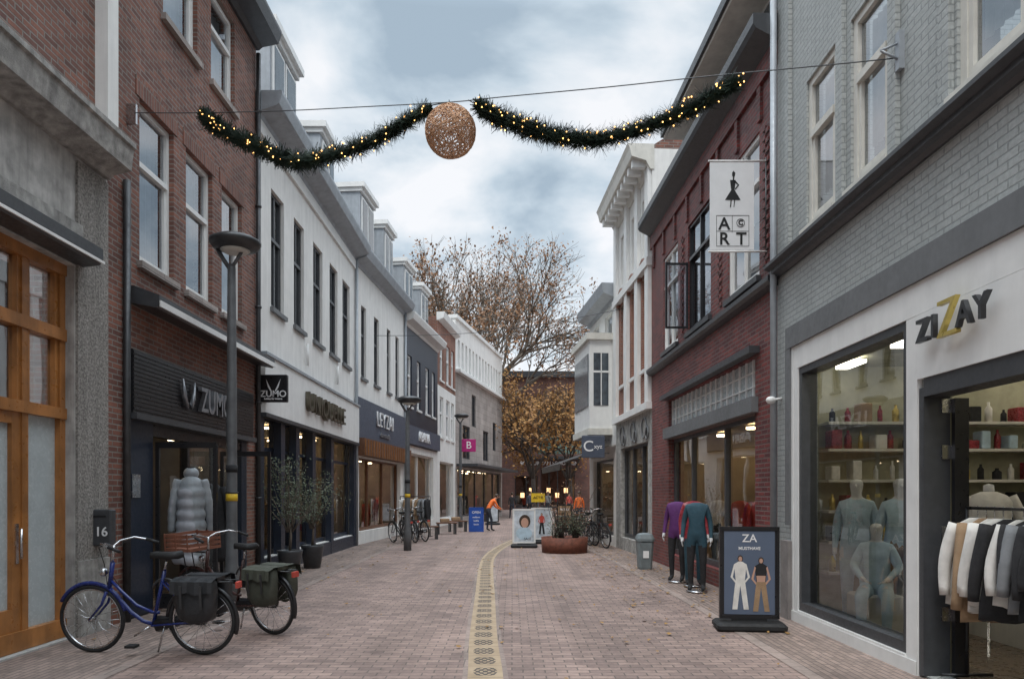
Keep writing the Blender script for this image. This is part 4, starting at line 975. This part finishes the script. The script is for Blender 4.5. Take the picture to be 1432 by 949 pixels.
# ---------------------------------------------------------------- trees & plants
def tree(name,x,y,h,sp,trunk_r,leafm,nleaf,leafs,bark,levels=6,lean=0,seed=1,first=.3,drop=0,sig=.28,rd=.6):
    r=random.Random(seed);e=empty(name,T(x,y,0));mb=MB();tips=[]
    def grow(p,d,ln,rad,lv):
        n=4;pts=[p];rr=[rad];q=p.copy();dd=d.copy()
        for i in range(n):
            dd=(dd+Vector((r.uniform(-.16,.16),r.uniform(-.16,.16),r.uniform(-.06,.12)))).normalized();q=q+dd*ln/n;pts.append(q.copy());rr.append(rad*(1-.4*(i+1)/n))
        mb.tube(pts,rr,bark,8 if lv>4 else (5 if lv>2 else 3))
        if lv<=2: tips.extend(pts[1:])
        if lv==0: return
        for k in range(3+(1 if lv>=levels-1 else 0)):
            az=r.uniform(0,6.28);sprd=r.uniform(.35,.95)*sp
            o=dd.orthogonal().normalized();o.rotate(Matrix.Rotation(az,3,dd));nd_=(dd+o*sprd).normalized()
            st=pts[-1] if k<2 else pts[r.choice([2,3])]
            grow(st.copy(),nd_,ln*r.uniform(.66,.84),rad*rd,lv-1)
    mb.tube([(0,0,0),(0,0,.3),(.05,0,h*first*.5),(lean,0,h*first)],[trunk_r*1.4,trunk_r,trunk_r*.9,trunk_r*.8],bark,12)
    for k in range(4):
        az=k*1.57+r.uniform(-.4,.4);grow(Vector((lean,0,h*first*(.9 if k else 1))),Vector((math.cos(az)*.5*sp,math.sin(az)*.5*sp,1)).normalized(),h*.235,trunk_r*.6,levels-1)
    mb.build('trunk_and_branches',e);mb=MB()
    cl=[r.choice(tips) for _ in range(max(1,nleaf//14))]
    for k in range(nleaf):
        t=r.choice(cl);p=t+Vector((r.gauss(0,sig),r.gauss(0,sig),r.gauss(0,sig)-drop*r.random()**2));s_=leafs*r.uniform(.6,1.3)
        a=Vector((r.gauss(0,1),r.gauss(0,1),r.gauss(0,1))).normalized();b=a.orthogonal().normalized()
        mb.add([p-a*s_,p+b*s_*.7,p+a*s_,p-b*s_*.7],[(0,1,2,3)],leafm)
    mb.build('leaves',e);return e
tree('plane_tree',-3.4,60,21.5,.85,.46,m_leafb,11500,.12,m_bark,7,seed=5,sig=.36,rd=.62)
tree('plane_tree',-11,66,20,.85,.4,m_leafb,7000,.12,m_bark,6,seed=11,sig=.36,rd=.62)
tree('autumn_tree',1.6,54,12.0,1.05,.2,m_leafo,6000,.12,m_barkd,6,seed=3,drop=1.8,first=.24,sig=.36)
tree('autumn_tree',4.6,57,11.5,1.05,.2,m_leafo,5000,.12,m_barkd,6,seed=8,drop=1.8,first=.24,sig=.36)
def bush(mb,r,x,z0,h,w,n,leafm,nl,ls,bark,stiff=.5):
    for k in range(n):
        p=Vector((x+r.uniform(-.06,.06),r.uniform(-.06,.06),z0));d=Vector((r.gauss(0,w),r.gauss(0,w),1)).normalized();pts=[p];q=p
        for i in range(7): d=(d+Vector((r.gauss(0,.13),r.gauss(0,.13),.05))).normalized();q=q+d*h/7*r.uniform(.7,1.1);pts.append(q)
        mb.tube(pts,[.009*(1-i/9) for i in range(8)],bark,4)
        for i in range(nl):
            t=r.choice(pts[2:]);c=t+Vector((r.gauss(0,.07),r.gauss(0,.07),r.gauss(0,.07)));a=Vector((r.gauss(0,1),r.gauss(0,1),r.gauss(0,1))).normalized();b=a.orthogonal().normalized()
            mb.add([c-a*ls,c+b*ls*.35,c+a*ls,c-b*ls*.35],[(0,1,2,3)],leafm)
rr_=random.Random(4)
for (x,y,h) in ((-4.35,14.0,2.1),(-4.3,15.4,1.5)):
    e=empty('olive_tree_in_pot',T(x,y,0));mb=MB();mb.lathe([(0,0),(.17,0),(.24,.45),(.25,.5),(.21,.5),(.2,.44),(0,.44)],(0,0,0),m_anth,20);mb.lathe([(0,.445),(.2,.445),(0,.45)],(0,0,0),m_soil,16);mb.build('pot',e)
    mb=MB();mb.tube([(0,0,.44),(.02,0,.8),(0,.02,1.0)],[.03,.025,.02],m_bark);bush(mb,rr_,0,.85,h*.75,.35,26,m_olive,42,.03,m_bark);mb.build('foliage',e)
e=empty('corten_planter',T(1.44,19.6,0));mb=MB();mb.lathe([(0,0),(.62,0),(.64,.42),(.60,.42),(.58,.36),(0,.36)],(0,0,0),m_corten,36);mb.lathe([(0,.362),(.58,.362),(0,.37)],(0,0,0),m_soil,24);mb.build('ring',e)
mb=MB()
for k in range(6): bush(mb,rr_,rr_.uniform(-.4,.4),.36,rr_.uniform(1.2,2.2) if k%2 else .7,.3,14,m_olive if k%2==0 else m_leafb,16 if k%2==0 else 5,.035,m_barkd)
mb.build('shrubs',e)
def chair(x,y,rz):
    mb=MB();
    for a in (-.2,.2):
        for b in (-.2,.2): mb.tube([(a*1.1,b*1.1,0),(a,b,.45)],.012,m_steel,6)
        mb.tube([(a,.2,.45),(a*.95,.27,.85)],.012,m_steel,6)
    mb.rbox(-.22,.22,-.22,.22,.44,.475,m_wood2,.01)
    for z in (.58,.68,.78): mb.box(-.2,.2,.215+(z-.45)*.16,.235+(z-.45)*.16,z,z+.06,m_wood2)
    mb.build('cafe_chair',None,T(x,y,0,rz))
def table(x,y):
    mb=MB();mb.lathe([(0,0),(.22,0),(.2,.02),(.03,.04),(.025,.70),(.3,.72),(.32,.735),(.32,.75),(0,.75)],(0,0,0),m_steel,20);mb.build('cafe_table',None,T(x,y,0))
for x,y in ((2.3,24.2),(2.5,26.2),(1.9,27.5),(3.0,29.5),(2.9,35),(1.4,40)):
    table(x,y);chair(x-.55,y+.1,math.pi/2);chair(x+.5,y-.1,-math.pi/2);chair(x,y+.6,0)
for x,y in ((-3.0,25.2),(-2.6,28.4),(-2.3,30.2),(-1.2,41)):
    mb=MB();mb.rbox(-.4,.4,-.18,.18,.42,.47,m_wood2,.01)
    for a in (-.34,.34): mb.box(a-.03,a+.03,-.16,.16,0,.42,m_steel)
    mb.rbox(-.25,.1,-.12,.12,.471,.62,m_tan,.02);mb.build('display_bench',None,T(x,y,0,.3))
# ---------------------------------------------------------------- garland & cables
def wp(px,py):
    k=(px-CX)/F;t=(9*k+4.85)/(8.45+2.4*k);X=-4.85+8.45*t;Y=9-2.4*t;return Vector((X,Y,H+(HY-py)/F*Y))
def catv(P,n=10): return [Vector(q) for q in cat([tuple(p) for p in P],n)]
mb=MB();mb.tube([Vector((-4.75,9.0,6.39))]+catv([wp(*p) for p in ((190,158),(285,158),(400,155),(500,150),(630,143),(700,136),(850,122),(1000,106),(1150,92),(1250,82))],4),.006,m_steel,5)
mb.tube([wp(628,140),wp(631,150)],.006,m_steel,5);mb.tube([wp(655,140),wp(672,150)],.006,m_steel,5);mb.tube([wp(600,148),wp(628,143)],.006,m_steel,5);mb.build('cable')
def garland(P):
    e=empty('christmas_garland',Matrix());c=catv([wp(*p) for p in P],14);mb=MB();N=len(c)
    mb.tube(c,.04,m_needle,6);r=random.Random(3);lt=MB()
    for i in range(N*95):
        f=r.random()*(N-1.001);k=int(f);p=c[k].lerp(c[k+1],f-k);t=(c[k+1]-c[k]).normalized()
        env=min(1,.5+min(f,N-1-f)/8)*(1+.25*math.sin(k*.9)+.15*math.sin(k*2.3))
        o=t.orthogonal().normalized();o.rotate(Matrix.Rotation(r.uniform(0,6.28),3,t));d=(o+t*r.uniform(-1.4,1.4)).normalized();ln=r.uniform(.05,.11)*env
        s_=d.cross(t).normalized()*.0075;a=p+o*r.uniform(.0,.05)*env
        mb.add([a-s_,a+s_,a+d*ln+s_*.5,a+d*ln-s_*.5],[(0,1,2,3)],m_needle)
    for i in range(int(N*1.1)):
        f=r.random()*(N-1.001);k=int(f);p=c[k].lerp(c[k+1],f-k)+Vector((r.uniform(-1,1),r.uniform(-1,1)-.4,r.uniform(-1,1))).normalized()*r.uniform(.08,.115)
        lt.ell(p,.0075,.0075,.0075,m_fairy,6,4)
    mb.build('fir_branches',e);lt.build('fairy_lights',e)
garland([(285,160),(310,182),(360,205),(410,226),(460,218),(520,198),(560,175),(602,150)])
garland([(668,148),(700,166),(740,180),(780,191),(830,196),(880,185),(930,168),(980,145),(1035,112)])
c=wp(630,184);mb=MB();r=random.Random(9)
for k in range(88):
    ax=Vector((r.gauss(0,1),r.gauss(0,1),r.gauss(0,1))).normalized();o=ax.orthogonal().normalized();b=ax.cross(o);h=r.uniform(-.55,.55);w1=r.uniform(0,6);pts_=[]
    RR=.275*r.uniform(.97,1.01)
    for i in range(26):
        a=2*math.pi*i/26;hh=h+.08*math.sin(3*a+w1);qq=math.sqrt(max(0,1-hh*hh));pts_.append((ax*hh+(o*math.cos(a)+b*math.sin(a))*qq)*RR)
    mb.tube(pts_,.0042,m_rope,4,closed=True)
mb.build('rope_ball_ornament',None,Matrix.Translation(c))
for a,b in (((-4.6,24,6.9),(3.2,20.5,6.9)),):
    mb=MB();a=Vector(a);b=Vector(b);mb.tube([a.lerp(b,i/12)-Vector((0,0,.25*math.sin(math.pi*i/12))) for i in range(13)],.008,m_steel,4);mb.build('cable')
# ---------------------------------------------------------------- sky
w=bpy.data.worlds.new('World');S.world=w;w.use_nodes=True;nt=w.node_tree;nt.nodes.clear()
out=nt.nodes.new('ShaderNodeOutputWorld');sky=nt.nodes.new('ShaderNodeTexSky');sky.sky_type='NISHITA';sky.sun_disc=False
EL,AZ=math.radians(58),math.radians(200)
sky.sun_elevation=EL;sky.sun_rotation=AZ
b1=nt.nodes.new('ShaderNodeBackground');L(nt,sky.outputs[0],b1.inputs[0]);b1.inputs[1].default_value=.15
tc=nt.nodes.new('ShaderNodeTexCoord');sp=nt.nodes.new('ShaderNodeSeparateXYZ');L(nt,tc.outputs['Generated'],sp.inputs[0])
zz=math_(nt,'ADD',math_(nt,'MAXIMUM',sp.outputs[2],0),.22)
cb=nt.nodes.new('ShaderNodeCombineXYZ');L(nt,math_(nt,'DIVIDE',sp.outputs[0],zz),cb.inputs[0]);L(nt,math_(nt,'DIVIDE',sp.outputs[1],zz),cb.inputs[1]);cb.inputs[2].default_value=5.1
n1=nt.nodes.new('ShaderNodeTexNoise');L(nt,cb.outputs[0],n1.inputs['Vector']);n1.inputs['Scale'].default_value=3.2;n1.inputs['Detail'].default_value=6;n1.inputs['Roughness'].default_value=.5;n1.inputs['Distortion'].default_value=.25
rp=nt.nodes.new('ShaderNodeValToRGB');L(nt,n1.outputs['Fac'],rp.inputs[0]);el=rp.color_ramp.elements
el[0].position=.35;el[0].color=(.40,.50,.59,1);el[1].position=.62;el[1].color=(.97,.98,1.0,1)
k=el.new(.44);k.color=(.58,.68,.76,1);k=el.new(.53);k.color=(.80,.86,.91,1)
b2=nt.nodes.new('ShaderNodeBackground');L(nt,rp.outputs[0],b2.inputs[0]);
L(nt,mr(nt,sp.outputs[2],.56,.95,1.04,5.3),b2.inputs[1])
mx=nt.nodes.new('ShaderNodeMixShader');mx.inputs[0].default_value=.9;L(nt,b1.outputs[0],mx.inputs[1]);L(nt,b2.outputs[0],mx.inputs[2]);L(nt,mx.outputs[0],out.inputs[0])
sl=bpy.data.lights.new('sun','SUN');sl.energy=1.3;sl.angle=math.radians(16);sl.color=(1,.96,.9);so=bpy.data.objects.new('sun',sl);S.collection.objects.link(so)
sd=Vector((math.sin(AZ)*math.cos(EL),math.cos(AZ)*math.cos(EL),math.sin(EL)));so.rotation_euler=sd.to_track_quat('Z','Y').to_euler();so.location=(0,0,30)
# ---------------------------------------------------------------- camera
cam=bpy.data.cameras.new('camera');co=bpy.data.objects.new('camera',cam);S.collection.objects.link(co);S.camera=co
co.location=(0,0,H);co.rotation_euler=(math.pi/2,0,0);cam.sensor_width=36;cam.lens=36*F/1432;cam.shift_y=(HY-474.5)/1432;cam.clip_end=1500
S.view_settings.view_transform='Standard';S.view_settings.look='None';S.view_settings.exposure=0
